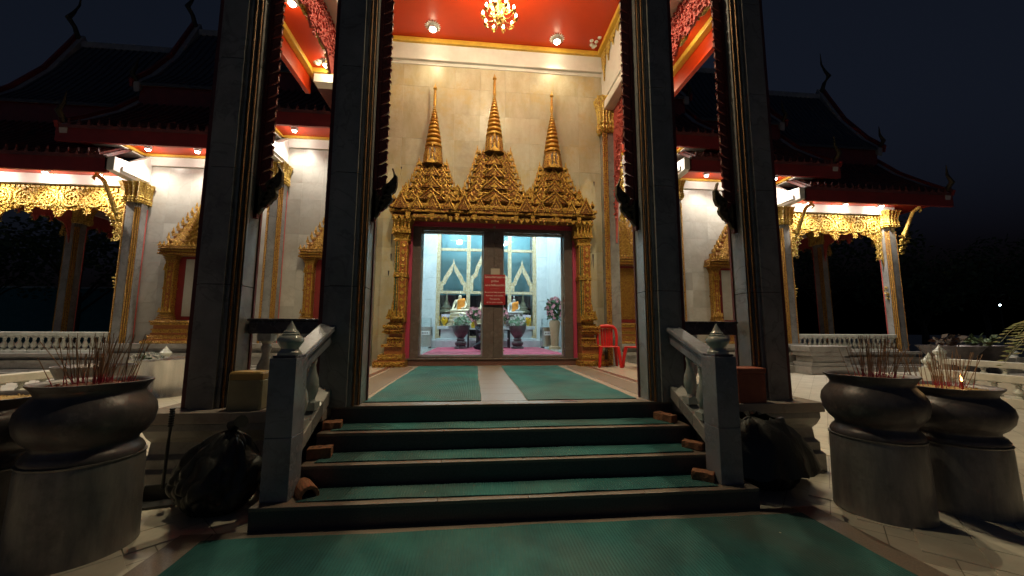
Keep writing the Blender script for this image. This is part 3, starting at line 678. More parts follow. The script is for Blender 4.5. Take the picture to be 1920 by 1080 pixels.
# lintel band and stepped pediment
PZ = 3.14
lt = MB(); lr = MB()
lt.box(-2.19, -.42, PZ, 2.19, 0, PZ+.05); lr.box(-2.17, -.38, PZ+.05, 2.17, 0, PZ+.10); lt.box(-2.24, -.45, PZ+.10, 2.24, 0, PZ+.16)
lr.box(-2.2, -.41, PZ+.16, 2.2, 0, PZ+.21); lt.box(-2.27, -.47, PZ+.21, 2.27, 0, PZ+.27); lr.box(-2.18, -.42, PZ+.27, 2.18, 0, PZ+.34)
lt.box(-2.22, -.44, PZ+.34, 2.22, 0, PZ+.375)
orn = MB(); src = antefix(.15, .12)
for k in range(36): put(orn, src, -2.16+4.32*k/35, -.45, PZ+.37, 1, 1, .8+.5*((k*7) % 5)/5)
for k in range(40):
    x = -2.1+4.2*k/39; orn.prism([(x-.045, PZ+.30), (x, PZ+.275), (x+.045, PZ+.30), (x, PZ+.33)], -.435, -.42, 'y'); orn.prism([(x-.045, PZ+.13), (x, PZ+.105), (x+.045, PZ+.13), (x, PZ+.155)], -.465, -.45, 'y')
for k, x in enumerate((-1.85, -1.35, -.82, -.45, 0, .45, .82, 1.35, 1.85)):        # hanging bosses
    gable(orn, x, -.44, PZ+.12, .28, .2); orn.prism([(x-.05, PZ+.10), (x+.05, PZ+.10), (x+.035, PZ-.02), (x, PZ-.07), (x-.035, PZ-.02)], -.48, -.42, 'y')
for x, w in ((-.03, 1.0), (-1.385, .72), (1.315, .72)):                # parts of the lintel that step forward
    lt.box(x-w/2, -.47, PZ-.02, x+w/2, -.40, PZ+.055); lt.box(x-w/2-.03, -.50, PZ+.10, x+w/2+.03, -.44, PZ+.165); lt.box(x-w/2-.05, -.52, PZ+.21, x+w/2+.05, -.46, PZ+.275); lr.box(x-w/2, -.48, PZ+.165, x+w/2, -.40, PZ+.21)
for k in range(34):
    x = -2.1+4.2*k/33; orn.prism([(x-.058, PZ+.03), (x+.058, PZ+.03), (x+.03, PZ-.035), (x, PZ-.06-.03*(k % 2)), (x-.03, PZ-.035)], -.445, -.425, 'y')
for k in range(13):                                               # gables that break the cornice line
    x = -2.0+4.0*k/12; b_ = (.34, .26)[k % 2]; gable(lr, x, -.46, PZ+.17, b_*.92, b_*.95, .05); gable_rim(orn, x, -.52, PZ+.17, b_, b_*1.05, .014); gable_rim(orn, x, -.515, PZ+.18, b_*.55, b_*.6, .009)
lo = lt.build('lintel', M_GOLD, ds, bevel=.008); lr.build('red_courses', M_DEEP, lo); orn.build('lintel_ornament', M_GOLD2, lo, kind='stuff')
def spire(x, zb, wbase, n, ztip, hp, nm):
    """stepped pyramid of n tiers with gables, topped by a niche, rings and needle"""
    g = MB(); r = MB(); o = MB(); z = zb; hh = hp/n
    for k in range(n):
        t = k/n; w = wbase*(1-.55*t**.6); d = .40-.20*t
        r.box(x-w*.46, -d+.02, z, x+w*.46, 0, z+hh*.99); g.box(x-w*.48, -d-.01, z+hh*.42, x+w*.48, 0, z+hh*.52); r.box(x-w*.47, -d, z+hh*.52, x+w*.47, 0, z+hh*.8); g.box(x-w*.5, -d-.03, z+hh*.84, x+w*.5, 0, z+hh*.98)
        g.box(x-w*.24, -d-.07, z+hh*.3, x+w*.24, 0, z+hh*.45); r.box(x-w*.22, -d-.05, z, x+w*.22, 0, z+hh*.3)
        if k % 2 == 0:                                             # a tall gable on every other tier
            gable(r, x, -d-.05, z+.01, w*.46, hh*1.75, .04); gable_rim(o, x, -d-.10, z+.01, w*.48, hh*1.85, .016); gable_rim(o, x, -d-.095, z+.02, w*.28, hh*1.15, .010)
            o.prism([(x-w*.06, z+.05), (x, z+.02), (x+w*.06, z+.05), (x, z+hh*.9)], -d-.108, -d-.09, 'y')
        else:
            for j in range(7): put(o, antefix(.16, .07), x+w*.075*(j-3), -d-.03, z+.01, .9, 1, hh*5)
        for q in (-1, 1):
            gable(r, x+q*w*.34, -d, z+.01, w*.26, hh*1.1, .05); gable_rim(o, x+q*w*.34, -d-.055, z+.01, w*.27, hh*1.15, .013); o.lathe([(.01, 0), (.02, .03), (.004, .07)], (x+q*w*.34, -d-.055, z+.03), 6)
            src = antefix(.16, .07); put(o, src, x+q*w*.5, -d-.01, z+hh*.9, 1.15, 1, hh*9); put(o, src, x+q*w*.43, -d-.02, z+hh*.9, .8, 1, hh*4.2); put(o, src, x+q*w*.2, -d-.02, z+hh*.92, .8, 1, hh*4)
            for j in range(3): o.lathe([(.012, 0), (.022, .03), (.012, .06), (.004, .1)], (x+q*w*(.22+.1*j), -d-.02, z+hh*.98), 6)
        z += hh
    p = g.build('stepped_pyramid', M_GOLD2, ds, bevel=.006); r.build('red_courses', M_DEEP, p); o.build('gable_ornament', M_GOLD2, p, kind='stuff')
    # bell niche
    nh = (ztip-z)*.20; w = .2
    sq = [(1,-1), (1,1), (-1,1), (-1,-1)]; sq = [(1,-.55), (.55,-1), (-.55,-1), (-1,-.55), (-1,.6), (1,.6)][::-1]
    MB().lathe([(w*1.12, 0), (w*1.12, .03), (w*1.04, .04), (w*1.0, nh*.5), (w*.88, nh*.85), (w*.92, nh*.93), (w*.8, nh)], (x, -.2, z), sq=sq).build('bell_niche', M_GOLD, p)
    m = MB().prism([(x-w*.36, z+.02), (x+w*.36, z+.02), (x+w*.30, z+nh*.8), (x, z+nh*.95), (x-w*.30, z+nh*.8)], -.2-w*1.09, -.2-w*.95, 'y').build('niche_panel', M_BLUE, p)
    m = MB(); gable_rim(m, x, -.2-w*1.11, z+.02, w*.8, nh, .012); m.lathe([(.015, 0), (.035, nh*.25), (.02, nh*.5), (.028, nh*.6), (.005, nh*.8)], (x, -.2-w*1.1, z+.03), 8); gable(m, x, -.2-w*1.08, z-.02, w*1.0, nh*.34, .04)
    for q in (-1, 1): m.tube([(x+q*w*.55, -.2-w*1.02, z+.02), (x+q*w*.5, -.2-w*.95, z+nh*.6), (x+q*w*.40, -.2-w*.76, z+nh*.9)], .014, 6)
    m.build('niche_figure', M_GOLD2, p)
    z += nh; top = ztip-z; pr = [(w*.62, 0)]; k = 0; zz = .0
    R0 = w*.84
    for k in range(12):                                            # turned rings
        t = k/12; rr = R0*(1-t)**1.25+.020; hz = top*.62*(1/12)*(1.5-1.0*t); pr += [(rr*.6, zz+hz*.12), (rr, zz+hz*.35), (rr, zz+hz*.7), (rr*.6, zz+hz)]; zz += hz
    zz = max(zz, top*.55); pr += [(.03, zz+.02), (.036, zz+.05), (.028, top*.88), (.02, top*.90), (.045, top*.915), (.042, top*.935), (.018, top*.955), (.012, top*.98), (.003, top)]
    MB().lathe(pr, (x, -.2, z), 14).build('needle', M_NEED, p, 50)
spire(-.03, PZ+.38, 1.52, 8, 6.70, 1.20, 'c'); spire(-1.385, PZ+.38, 1.20, 6, 6.36, .86, 'l'); spire(1.315, PZ+.38, 1.20, 6, 6.36, .88, 'r')
fill = MB(); fo = MB()
for x, w in ((-.82, .5), (.76, .5), (-1.92, .34), (1.88, .34)):
    for k in range(3):
        fill.box(x-w/2+.06*k, -.36+.05*k, PZ+.375+.1*k, x+w/2-.06*k, 0, PZ+.375+.1*k+.09)
        for q in range(5): put(fo, antefix(.15, .12), x-w/2+.06*k+(w-.12*k)*(q+.5)/5, -.37+.05*k, PZ+.44+.1*k, .7, 1, .8)
    gable(fo, x, -.36, PZ+.38, w*.8, .36, .05); gable_rim(fo, x, -.415, PZ+.38, w*.85, .38)
fp = fill.build('infill_pediment', M_GOLD, ds, bevel=.005); fo.build('gable_ornament', M_GOLD2, fp, kind='stuff')

# ---------------------------------------------------------------- door frame and glass doors
df = thing('door_frame', 'brown stone door frame with red painted jambs and a stone centre post', 'door frame', (DCX, WY, TZ))
MB().box(-1.92, -.10, .155, -1.79, .35, 3.16).box(1.79, -.10, .155, 1.87, .35, 3.16).box(-1.79, -.10, 3.04, 1.79, .35, 3.16).build('painted_jamb', M_PINK, df)
MB().box(-1.79, -.06, .155, -1.61, .30, 3.04).box(1.60, -.06, .155, 1.79, .30, 3.04).box(-1.61, -.06, 2.96, 1.60, .30, 3.04).build('stone_jamb', M_STONEF, df, bevel=.005)
MB().box(-.235, -.07, .155, .0, .30, 2.96).build('centre_post', M_STONEF, df, bevel=.005)
MB().box(.004, -.065, .155, .205, .30, 2.96).build('centre_post', M_STONEF, df, bevel=.005)
MB().box(-1.88, -.16, 0, 1.89, .36, .125).build('sill', M_BAND, df, bevel=.006)
MB().box(-1.90, -.18, .125, 1.91, .37, .155).build('sill_top', M_STONEF, df, bevel=.006)
MB().box(-1.61, -.05, .155, 1.60, .02, .19).build('threshold', M_STONEF, df, bevel=.004)
MB().lathe([(.0, 0), (.03, .01), (.03, .05), (.0, .06)], (0, -.1, 3.03), 10).build('door_closer', M_PAPER, df)
for s, x0, x1, lab in ((-1, -1.605, -.24, 'clear glass door leaf on the dustpan side of the centre post'), (1, .21, 1.595, 'clear glass door leaf on the red chairs side of the centre post')):
    d = thing('glass_door', lab, 'glass door', (DCX+(x0+x1)/2, WY+.12, TZ+.19)); w = (x1-x0)/2
    MB().box(-w+.01, 0, 0, w-.01, .008, 2.76).build('pane', M_GLASS, d)
    MB().box(-w, -.015, 0, -w+.025, .02, 2.77).build('stile', M_ALU, d); MB().box(w-.03, -.015, 0, w, .02, 2.77).build('stile', M_ALU, d)
    MB().box(-w+.026, -.012, -.0, w-.031, .018, .025).build('bottom_rail', M_ALU, d); MB().box(-w+.026, -.012, 2.745, w-.031, .018, 2.77).build('top_rail', M_ALU, d)
sg = thing('notice_sign', 'red notice sign with pale lettering hung on the stone centre post', 'sign', (DCX+.03, WY-.09, TZ))
MB().box(-.245, -.012, 1.31, .225, 0, 1.98).build('board', M_SIGN, sg, bevel=.003)
MB().box(-.10, -.005, 1.985, .10, .0, 2.12).build('paper_note', M_PAPER, sg)
def text(parent, s, size, x, y, z, m, thai=False):
    c = bpy.data.curves.new('lettering', 'FONT'); c.body = s; c.size = size; c.align_x = 'CENTER'; c.extrude = .0008; c.fill_mode = 'BOTH'
    o = bpy.data.objects.new('lettering', c); COL.objects.link(o); bpy.context.view_layer.update()
    me = bpy.data.meshes.new_from_object(o.evaluated_get(bpy.context.evaluated_depsgraph_get())); me.materials.clear(); me.materials.append(m)
    bpy.data.objects.remove(o); bpy.data.curves.remove(c)
    q = inst(me, 'lettering', parent, (x, y, z), (R(90), 0, 0)); return q
for k, (s, sz, z) in enumerate((("โปรดแต่งกายสุภาพ", .058, 1.745), ("ถูกต้อง", .058, 1.655), ("และระวังสิ่งของมีค่า", .056, 1.565), ("- - - - - - - -", .04, 1.495), ("Be sure to keep properly", .043, 1.415), ("footwear and conflict", .045, 1.34), ("The security", .045, 1.265), ("of the pairs outside", .045, 1.19))):
    text(sg, s, sz, -.01, -.0145, z+.16, M_TXT)

# ================================================================ the two side wings
WW = 10.2; PLZ = 1.0
XA, XB, XC = 6.95, 11.2, 15.62
SOF = {'A': 8.05, 'B': 7.17, 'C': 6.28}
BCOL = plan(.23, .038)
def roof_slope(parent, x0, x1, pts, m, ribs=True, th=.1):
    """tiled roof slope along x; pts are (y,z) from eave to ridge; rows of cover tiles on top"""
    a, b = sorted((x0, x1)); pl = list(pts)+[(y+.02, z-th) for y, z in reversed(pts)]
    o = MB().prism(pl, a, b, 'x').build('roof_slope', m, parent)
    if ribs:
        rb = MB(); n = int((b-a)/.24)
        for k in range(n):
            x = a+(b-a)*(k+.5)/n; q = [(x, y, z+.015) for y, z in pts]; rb.tube(q, .045, 5, False)
        rb.build('cover_tiles', m, o, kind='stuff')
    return o
def wing(s):
    side = 'steel drum' if s < 0 else 'distant palm'
    w = thing('temple_wing', f'lower temple wing with stepped tiled roofs and gilded end porch, {side} side', 'temple')
    X = lambda a, b: sorted((s*a, s*b))
    def box(nm, m, a, b, y0, y1, z0, z1, par=w, bv=0):
        x0, x1 = X(a, b); return MB().box(x0, y0, z0, x1, y1, z1).build(nm, m, par, bevel=bv)
    # plinth courses
    for k, (d, z0, z1) in enumerate(((.62, 0, .26), (.50, .26, .34), (.36, .34, .60), (.44, .60, .72), (.30, .72, .86), (.46, .86, PLZ))):
        box('plinth_course', M_PLINTH, 2.9, XB+.30, WW-.05-d, 16.6, z0, z1-.003, bv=.008)
        box('plinth_course', M_PLINTH, XB+.301, XC+.35+d*.6, WW-.05-d, 16.6, z0*.72, z1*.72-.003, bv=.008)
    # wall and tiles
    wl = box('wall', M_GROUT, 2.95, XB+.1, WW+.03, WW+.4, PLZ, 8.05)
    winA, winB = (4.05, 5.95), (8.28, 10.18)
    xs = X(2.95, XA); hA = X(4.35, 5.65); hB = X(8.58, 9.88)
    tile_wall(wl, xs[0], xs[1], PLZ, 7.66, WW, .66, .62, M_WALL2, [(hA[0], hA[1], 1.75, 3.75)])
    xs = X(XA, XB); tile_wall(wl, xs[0], xs[1], PLZ, 6.82, WW, .66, .62, M_WALL2, [(hB[0], hB[1], 1.75, 3.75)])
    box('wall_end', M_WALL2, XB+.1, XB+.105, WW+.02, 16, PLZ, 7.2)
    box('frieze', M_WHITE, 2.95, XA, WW-.07, WW+.02, 7.66, 8.05, bv=.01); box('frieze', M_WHITE, XA, XB, WW-.07, WW+.02, 6.80, 7.17, bv=.01)
    # soffits, cornices, fascias, end brackets
    for key, a, b, e in (('A', 2.9, XA, 8.5), ('B', XA, XB, 12.72), ('C', XB, XC, 17.2)):
        z = SOF[key]; st_ = a if key == 'A' else a+.02
        box('soffit', M_CEIL, st_, e-.02, 9.0, WW+.3 if key != 'C' else 16.0, z, z+.07)
        box('cornice', M_YEL, st_, b, WW-.15, WW-.0 if key != 'C' else WW-.08, z-.07, z-.001)
        box('fascia', M_REDP, st_, e, 8.9, 9.0, z-.24, z+.22, bv=.01); box('fascia_lip', M_BARGE, st_, e+.01, 8.86, 8.99, z+.22, z+.26)
        if key != 'C':
            x0, x1 = X(b-.16, b+.1)
            MB().prism([(8.9, z-1.06), (8.9, z-.64), (9.5, z-.60), (WW+.02, z-.02), (WW+.02, z-1.1)], x0, x1, 'x').build('bracket_wall', M_WHITE, w, bevel=.01)
            x0, x1 = X(b-.2, b-.16); MB().box(x0, 9.15, z-.98, x1, WW-.1, z-.84).build('bracket_moulding', M_WHITE, w, bevel=.01)
            x0, x1 = X(b+.0, b+.1); MB().box(x0, 9.02, z-.07, x1, WW-.15, z-.001).build('cornice', M_YEL, w)
            x0, x1 = X(b+.1, b+.9); MB().box(x0, 9.02, z-.10, x1, WW, z-.001).build('end_cornice', M_WHITE, w)
    # roofs: skirt and steep upper slope for each stage
    for key, b, e, zr in (('A', 2.9, 8.5, 15.0), ('B', 8.0, 12.72, 14.15), ('C', 12.3, 17.2, 13.2)):
        z = SOF[key]+.26; u = zr-13.2
        st_ = b if key == 'A' else (XA+.1 if key == 'B' else XB+.1)
        roof_slope(w, s*st_, s*e, [(8.84, z), (9.6, z+.55), (10.5, z+1.35), (11.3, z+2.25)], M_TILE)
        sk = box('ridge_band', M_REDP, b, e-.25, 11.1, 11.3, z+2.0, z+2.75); box('band_lip', M_BARGE, b, e-.23, 11.06, 11.28, z+2.75, z+2.81)
        roof_slope(w, s*b, s*(e-.3), [(11.0, z+2.82), (11.6, z+3.5), (12.5, z+4.9), (13.45, zr)], M_TILEG)
        box('ridge', M_BARGE, b, e-.2, 13.38, 13.56, zr-.05, zr+.22, bv=.02)
        back = [(13.45, zr), (14.4, z+4.9), (15.4, z+3.4), (18.0, z)]
        MB().prism(back+[(y, q-.1) for y, q in reversed(back)], *X(st_, e-.1), 'x').build('roof_slope', M_TILEG, w)
        # gable end: white barge board, red outer board, chofa horn
        xe0, xe1 = X(e-.32, e-.12); xr0, xr1 = X(e-.12, e-.02)
        up = [(10.95, z+2.78), (11.6, z+3.55), (12.5, z+4.95), (13.2, zr-.15), (13.5, zr+.55)]
        MB().prism(up+[(13.6, zr+.4), (13.5, zr-.35), (12.6, z+4.6), (11.65, z+3.2), (11.0, z+2.45)], xe0, xe1, 'x').build('barge_board', M_BARGE, w, bevel=.015)
        MB().prism([(y-.08, q+.10) for y, q in up]+[(13.55, zr+.3), (12.5, z+4.75), (11.6, z+3.4), (10.95, z+2.6)], xr0, xr1, 'x').build('barge_edge', M_REDP, w)
        lw = [(8.84, z+.0), (9.6, z+.62), (10.5, z+1.42), (11.3, z+2.35)]
        MB().prism(lw+[(11.3, z+2.05), (10.5, z+1.15), (9.6, z+.35), (8.9, z-.25)], xe0, xe1, 'x').build('barge_board', M_BARGE, w)
        MB().prism([(y-.06, q+.08) for y, q in lw]+[(11.3, z+2.2), (10.5, z+1.3), (9.6, z+.5), (8.85, z-.1)], xr0, xr1, 'x').build('barge_edge', M_REDP, w)
        xm = s*(e-.15); horn = [(xm, 13.45, zr+.3), (xm+s*.06, 13.3, zr+.75), (xm+s*.2, 13.15, zr+1.05), (xm+s*.18, 13.3, zr+1.4), (xm+s*.05, 13.35, zr+1.8), (xm-s*.12, 13.2, zr+2.3)]
        MB().tube(horn, [.10, .08, .10, .06, .04, .01], 8).build('roof_horn', M_NAGA, w, 60)
        for y_, z_ in ((8.9, z+.1), (11.0, z+2.8)):
            MB().tube([(xm, y_+.1, z_), (xm+s*.05, y_-.1, z_+.3), (xm+s*.0, y_-.02, z_+.6), (xm-s*.08, y_-.08, z_+.95)], [.08, .08, .045, .01], 7).build('eave_horn', M_NAGA, w, 60)
        src = antefix(.2, .1); fr_ = MB(); n = int((e-st_)/.26)
        for k in range(n): put(fr_, src, s*(st_+(e-st_)*(k+.5)/n), 8.83, z+.0, 1, 1, .95)
        fr_.build('eave_tiles', M_TILE, w, kind='stuff')
    # wall pilasters and end-porch columns
    def post(x, y, zt, nm, free=True, cap=.98):
        z0 = .72 if nm == 'end_column' else PLZ
        o = MB().prism([(x+px, y+py) for px, py in BCOL], z0, zt-.1, 'z').build(nm, M_MARB, w)
        for q in (-1, 1):
            for k in range(3):
                MB().tube([(x+q*(.215-.035*k), y-.145-.035*k, z0), (x+q*(.215-.035*k), y-.145-.035*k, zt-.8)], .022, 6).build('gold_moulding', M_GOLD, o, 60)
            MB().tube([(x+q*.228, y+.12, z0), (x+q*.228, y+.12, zt-.8)], .02, 6).build('red_edging', M_LATR, o, 60)
        leafy_capital(o, x, y, zt, cap*.78, base=.205); return o
    post(s*XA, WW-.18, 6.92, 'pilaster'); post(s*XB, WW-.2, 6.08, 'pilaster'); post(s*XC, WW-.2, 6.10, 'end_column')
    post(s*XC, 15.6, 6.10, 'end_column'); post(s*XB, 15.6, 6.10, 'end_column'); post(s*(XC), 12.9, 6.10, 'end_column')
    # end porch beams and lattice
    box('porch_beam', M_WHITE, XB, XC+.3, WW-.36, WW-.04, 5.96, 6.279, bv=.01)
    x0, x1 = X(XC-.1, XC+.3); MB().box(x0, WW-.03, 5.96, x1, 16, 6.275).build('porch_beam', M_WHITE, w); MB().box(*[v for v in (X(XB, XC)[0], 15.4, 5.96, X(XB, XC)[1], 15.8, 6.275)]).build('porch_beam', M_WHITE, w)
    x0, x1 = X(XB+.24, XC-.24); lattice(w, x0, x1, 5.95, 0, 1.25, WW-.2, 'y', M_GOLD2, M_GOLDY, -1, .72)
    lattice(w, WW+.1, 12.66, 5.95, 0, .8, s*XC, 'x', M_LATR, M_GOLDY, s, .45); lattice(w, 13.1, 15.4, 5.95, 0, .8, s*XC, 'x', M_LATR, M_GOLDY, s, .45)
    # curved gilt brackets on the columns
    for x, q in ((XB, 1), (XC, 1)):
        cx = s*x; d = s*q
        MB().tube([(cx+d*.24, WW-.5, 4.75), (cx+d*.30, WW-.62, 5.2), (cx+d*.40, WW-.72, 5.6), (cx+d*.5, WW-.8, 5.95), (cx+d*.66, WW-.9, 6.12), (cx+d*.72, WW-.9, 6.0), (cx+d*.66, WW-.88, 5.92)], [.03, .07, .06, .06, .07, .05, .02], 8).build('eave_bracket', M_GOLDY, w, 60)
        m = MB(); leafs(m, cx+d*.33, 5.0, .2, 7, WW-.62, WW-.52, 'y'); leafs(m, cx+d*.30, 4.75, .15, 7, WW-.55, WW-.46, 'y', .4); leafs(m, cx+d*.27, 4.5, .11, 6, WW-.5, WW-.42, 'y', .1); m.build('bracket_leaves', M_GOLDY, w)
    for x in (XB+.25, XC-.25):                                     # leaf tails halfway down the columns
        m = MB(); leafs(m, s*x, 3.0, .16, 7, WW-.28, WW-.2, 'y', .2); leafs(m, s*x, 2.78, .11, 6, WW-.28, WW-.2, 'y', .6); m.build('leaf_tail', M_GOLDY, w, kind='stuff')
    # windows with gilt frames
    for (a, b) in (winA, winB):
        c = s*(a+b)/2
        win = MB().box(c-.66, WW-.02, 1.73, c+.66, WW+.04, 3.78).build('window', M_REDP, w)
        MB().box(c-.45, WW-.03, 1.85, c+.45, WW-.021, 3.7).build('shutter', M_WALL2 if a > 7 else M_GOLD, win)
        g = MB(); r = MB(); o = MB()
        for q in (-1, 1):
            x = c+q*.80
            g.box(x-.13, WW-.2, 1.78, x+.13, WW, 3.75); r.box(x-.05, WW-.21, 2.0, x+.08, WW-.201, 3.55)
            for k in range(8): z = 2.1+.18*k; o.prism([(x-.03, z), (x+.015, z-.07), (x+.06, z), (x+.015, z+.07)], WW-.222, WW-.211, 'y')
            for xx in (-.12, -.07, .11): o.tube([(x+xx, WW-.205, 1.95), (x+xx, WW-.205, 3.6)], .014, 5)
            for k in range(4): g.box(x-.15-.02*k, WW-.22-.015*k, 3.6+.05*k, x+.15+.02*k, WW, 3.635+.05*k)
            for k in range(4): g.box(x-.22+.025*k, WW-.3+.02*k, 1.70+.07*k, x+.22-.025*k, WW, 1.755+.07*k)
            for k in range(4): put(o, antefix(.15, .12), x-.16+.1*k, WW-.24, 1.96, .7, 1, 1); put(o, antefix(.2, .1), x-.13+.085*k, WW-.22, 3.3, .7, 1, 1)
            for z in (2.7,): g.box(x-.16, WW-.22, z, x+.16, WW, z+.05)
        for k, (hw, z0, z1, d) in enumerate(((1.22, .99, 1.09, .5), (1.16, 1.09, 1.13, .46), (1.08, 1.13, 1.26, .44), (1.02, 1.26, 1.33, .40), (.96, 1.33, 1.40, .42), (1.0, 1.40, 1.45, .44), (.95, 1.45, 1.56, .4), (1.02, 1.56, 1.64, .44), (1.05, 1.64, 1.70, .46))):
            (r if k in (1, 3, 6) else g).box(c-hw, WW-d, z0, c+hw, WW, z1)
            for j in range(12 if k in (0, 7) else 0):
                x = c-hw+2*hw*(j+.5)/12; zc = (z0+z1)/2; o.prism([(x-.08, zc), (x, zc-.03), (x+.08, zc), (x, zc+.03)], WW-d-.015, WW-d, 'y')
        for k in range(3): g.box(c-1.12+.02*k, WW-.34-.02*k, 3.8+.09*k, c+1.12-.02*k, WW, 3.86+.09*k); r.box(c-1.06, WW-.30, 3.86+.09*k, c+1.06, WW, 3.89+.09*k)
        for j in range(18): put(o, antefix(.15, .12), c-1.05+2.1*j/17, WW-.36, 4.06, .9, 1, 1)
        for k in range(7):
            hw = .84*(1-k/7.6); z = 4.12+.175*k; d = .30-.02*k
            r.box(c-hw, WW-d, z, c+hw, WW, z+.1); g.box(c-hw-.04, WW-d-.03, z+.1, c+hw+.04, WW, z+.19); gable(o, c, WW-d, z, hw*.8, .26, .06); gable_rim(o, c, WW-d-.07, z, hw*.85, .27)
            for q in (-1, 1): put(o, antefix(.2, .1), c+q*(hw+.02), WW-d, z+.19, 1, 1, 1); gable(o, c+q*hw*.66, WW-d, z, hw*.5, .2, .05); put(o, antefix(.2, .1), c+q*hw*.5, WW-d, z+.19, .8, 1, .7)
        o.lathe([(.10, 5.5), (.12, 5.6), (.06, 5.7), (.08, 5.78), (.04, 5.9), (.05, 5.98), (.02, 6.2), (.004, 6.6)], (c, WW-.12, 0), 10)
        f = g.build('gilt_frame', M_GOLD, w, bevel=.006); r.build('red_courses', M_GRED, f); o.build('frame_ornament', M_GOLD2, f, kind='stuff')
    return w
WL = wing(-1); WR = wing(1)
# balustrades of the end porches
gb = baluster_mesh(.40, .085, M_CERAM2, n=10)
for s, lab in ((-1, 'white stone balustrade across the gilded end porch, steel drum side'), (1, 'white stone balustrade across the gilded end porch, distant palm side')):
    b = thing('porch_balustrade', lab, 'balustrade', (s*(XB+XC)/2, WW-.28, 0)); L = (XC-XB)/2-.22
    MB().box(-L, -.10, 1.23, L, .10, 1.345).build('rail', M_CERAM2, b, bevel=.015); MB().box(-L, -.09, .72, L, .09, .80).build('foot_rail', M_CERAM2, b, bevel=.01)
    for k in range(20): inst(gb, 'baluster', b, (-L+.1+(2*L-.2)*k/19, 0, .80), scale=(.88, .88, 1.07))
    b2 = thing('porch_balustrade', f'white stone balustrade at the rear of the end porch, {"steel drum" if s < 0 else "distant palm"} side', 'balustrade', (s*(XB+XC)/2, 15.6, 0))
    MB().box(-L, -.10, 1.23, L, .10, 1.345).build('rail', M_CERAM2, b2); MB().box(-L, -.09, .72, L, .09, .80).build('foot_rail', M_CERAM2, b2)
    for k in range(20): inst(gb, 'baluster', b2, (-L+.1+(2*L-.2)*k/19, 0, .80), scale=(.88, .88, 1.07))
# stepped plinth block before the wing on the palm side
for s in (1,):
    b = thing('plinth_block', 'stepped grey marble plinth block beside the end porch steps', 'plinth', (11.7, 9.3, 0))
    for k, (hw, z0, z1) in enumerate(((.80, 0, .26), (.72, .26, .40), (.60, .40, .62), (.72, .62, .76), (.78, .76, .95))): MB().box(-hw, -hw*.5, z0, hw, .4, z1-.003).build('course', M_PLINTH, b, bevel=.012)

# ================================================================ lamps
def downlight(x, y, z, power, label, group, crown=True, col=WARM, spot=130, fill=.12, r=.085):
    d = thing('ceiling_lamp', label, 'lamp', (x, y, z), group=group)
    MB().lathe([(r*1.25, 0), (r*1.2, -.03), (r*.95, -.05), (r*.9, -.09), (r*.8, -.09), (r*.8, -.02)], n=18, cap=False).build('housing', M_ALU, d, 40)
    MB().lathe([(.0, -.14), (r*.5, -.13), (r*.78, -.10), (r*.76, -.06), (r*.5, -.02)], n=14).build('bulb', M_BULBN if not crown else M_BULBW, d, 60)
    if crown:
        m = MB()
        for k in range(18):
            a = 2*math.pi*k/18; c, s_ = math.cos(a), math.sin(a)
            m.add([(c*r*1.2-s_*.02, s_*r*1.2+c*.02, -.005), (c*r*1.2+s_*.02, s_*r*1.2-c*.02, -.005), (c*r*2.0, s_*r*2.0, -.012), (c*r*1.25, s_*r*1.25, -.04)], [(0,1,3), (1,2,3), (2,0,3), (0,2,1)])
        m.build('petal_crown', M_WHITE, d)
    lamp(d, (0, 0, -.16), power, col, spot, .05, .8)
    if fill: lamp(d, (0, 0, -.15), power*fill, col, None, .05)
    return d
for x, y, lab in ((-1.38, 4.93, 'petal-crowned ceiling lamp above the wall spire on the dustpan side'), (1.46, 5.0, 'petal-crowned ceiling lamp above the wall spire on the red chairs side'),
                  (-1.4, 1.75, 'petal-crowned ceiling lamp behind the unseen front beam, dustpan side'), (1.45, 1.75, 'petal-crowned ceiling lamp behind the unseen front beam, red chairs side')):
    downlight(x, y, CZ, 48 if y > 4 else 600, lab, 'petal-crowned porch ceiling lamps', r=.095, fill=.08 if y > 4 else .035)
for s in (-1, 1):
    for y, wh in ((2.6, 'nearest the stairs'), (4.55, 'midway back'), (6.4, 'farthest from the stairs')): downlight(s*4.2, y, CZ, 430, f'petal-crowned lamp under the porch eave {wh}, {"steel drum" if s < 0 else "distant palm"} side', 'porch eave lamps', r=.095, fill=.05)
    for key, xs in (('A', (4.5, 6.35)), ('B', (8.0, 9.25, 10.7)), ('C', (12.0, 13.5, 15.0))):
        for kx, x in enumerate(xs): downlight(s*x, 9.55, SOF[key], 420 if key == 'C' else 235, f'soffit lamp under the {dict(A="highest", B="middle", C="lowest")[key]} wing eave, {("first", "second", "third")[kx]} out from the hall, {"steel drum" if s < 0 else "distant palm"} side', 'wing eave lamps', False, NEUT, 135, .10)
ch = thing('chandelier', 'brass candle chandelier hanging from the red porch ceiling', 'chandelier', (.02, 3.45, 7.22)); ch.scale = (.88,)*3
MB().lathe([(.005, -.22), (.04, -.18), (.03, -.14), (.08, -.10), (.11, -.03), (.07, .03), (.035, .08), (.06, .14), (.10, .2), (.09, .27), (.04, .33), (.03, .45), (.05, .5), (.02, .56)], n=16).build('body', M_GOLD2, ch, 50)
MB().tube([(0, 0, .5), (0, 0, 1.19)], .012, 6).build('chain', M_GOLD, ch)
MB().lathe([(.0, 1.14), (.09, 1.15), (.1, 1.2)], n=14).build('ceiling_rose', M_GOLD2, ch, 40)
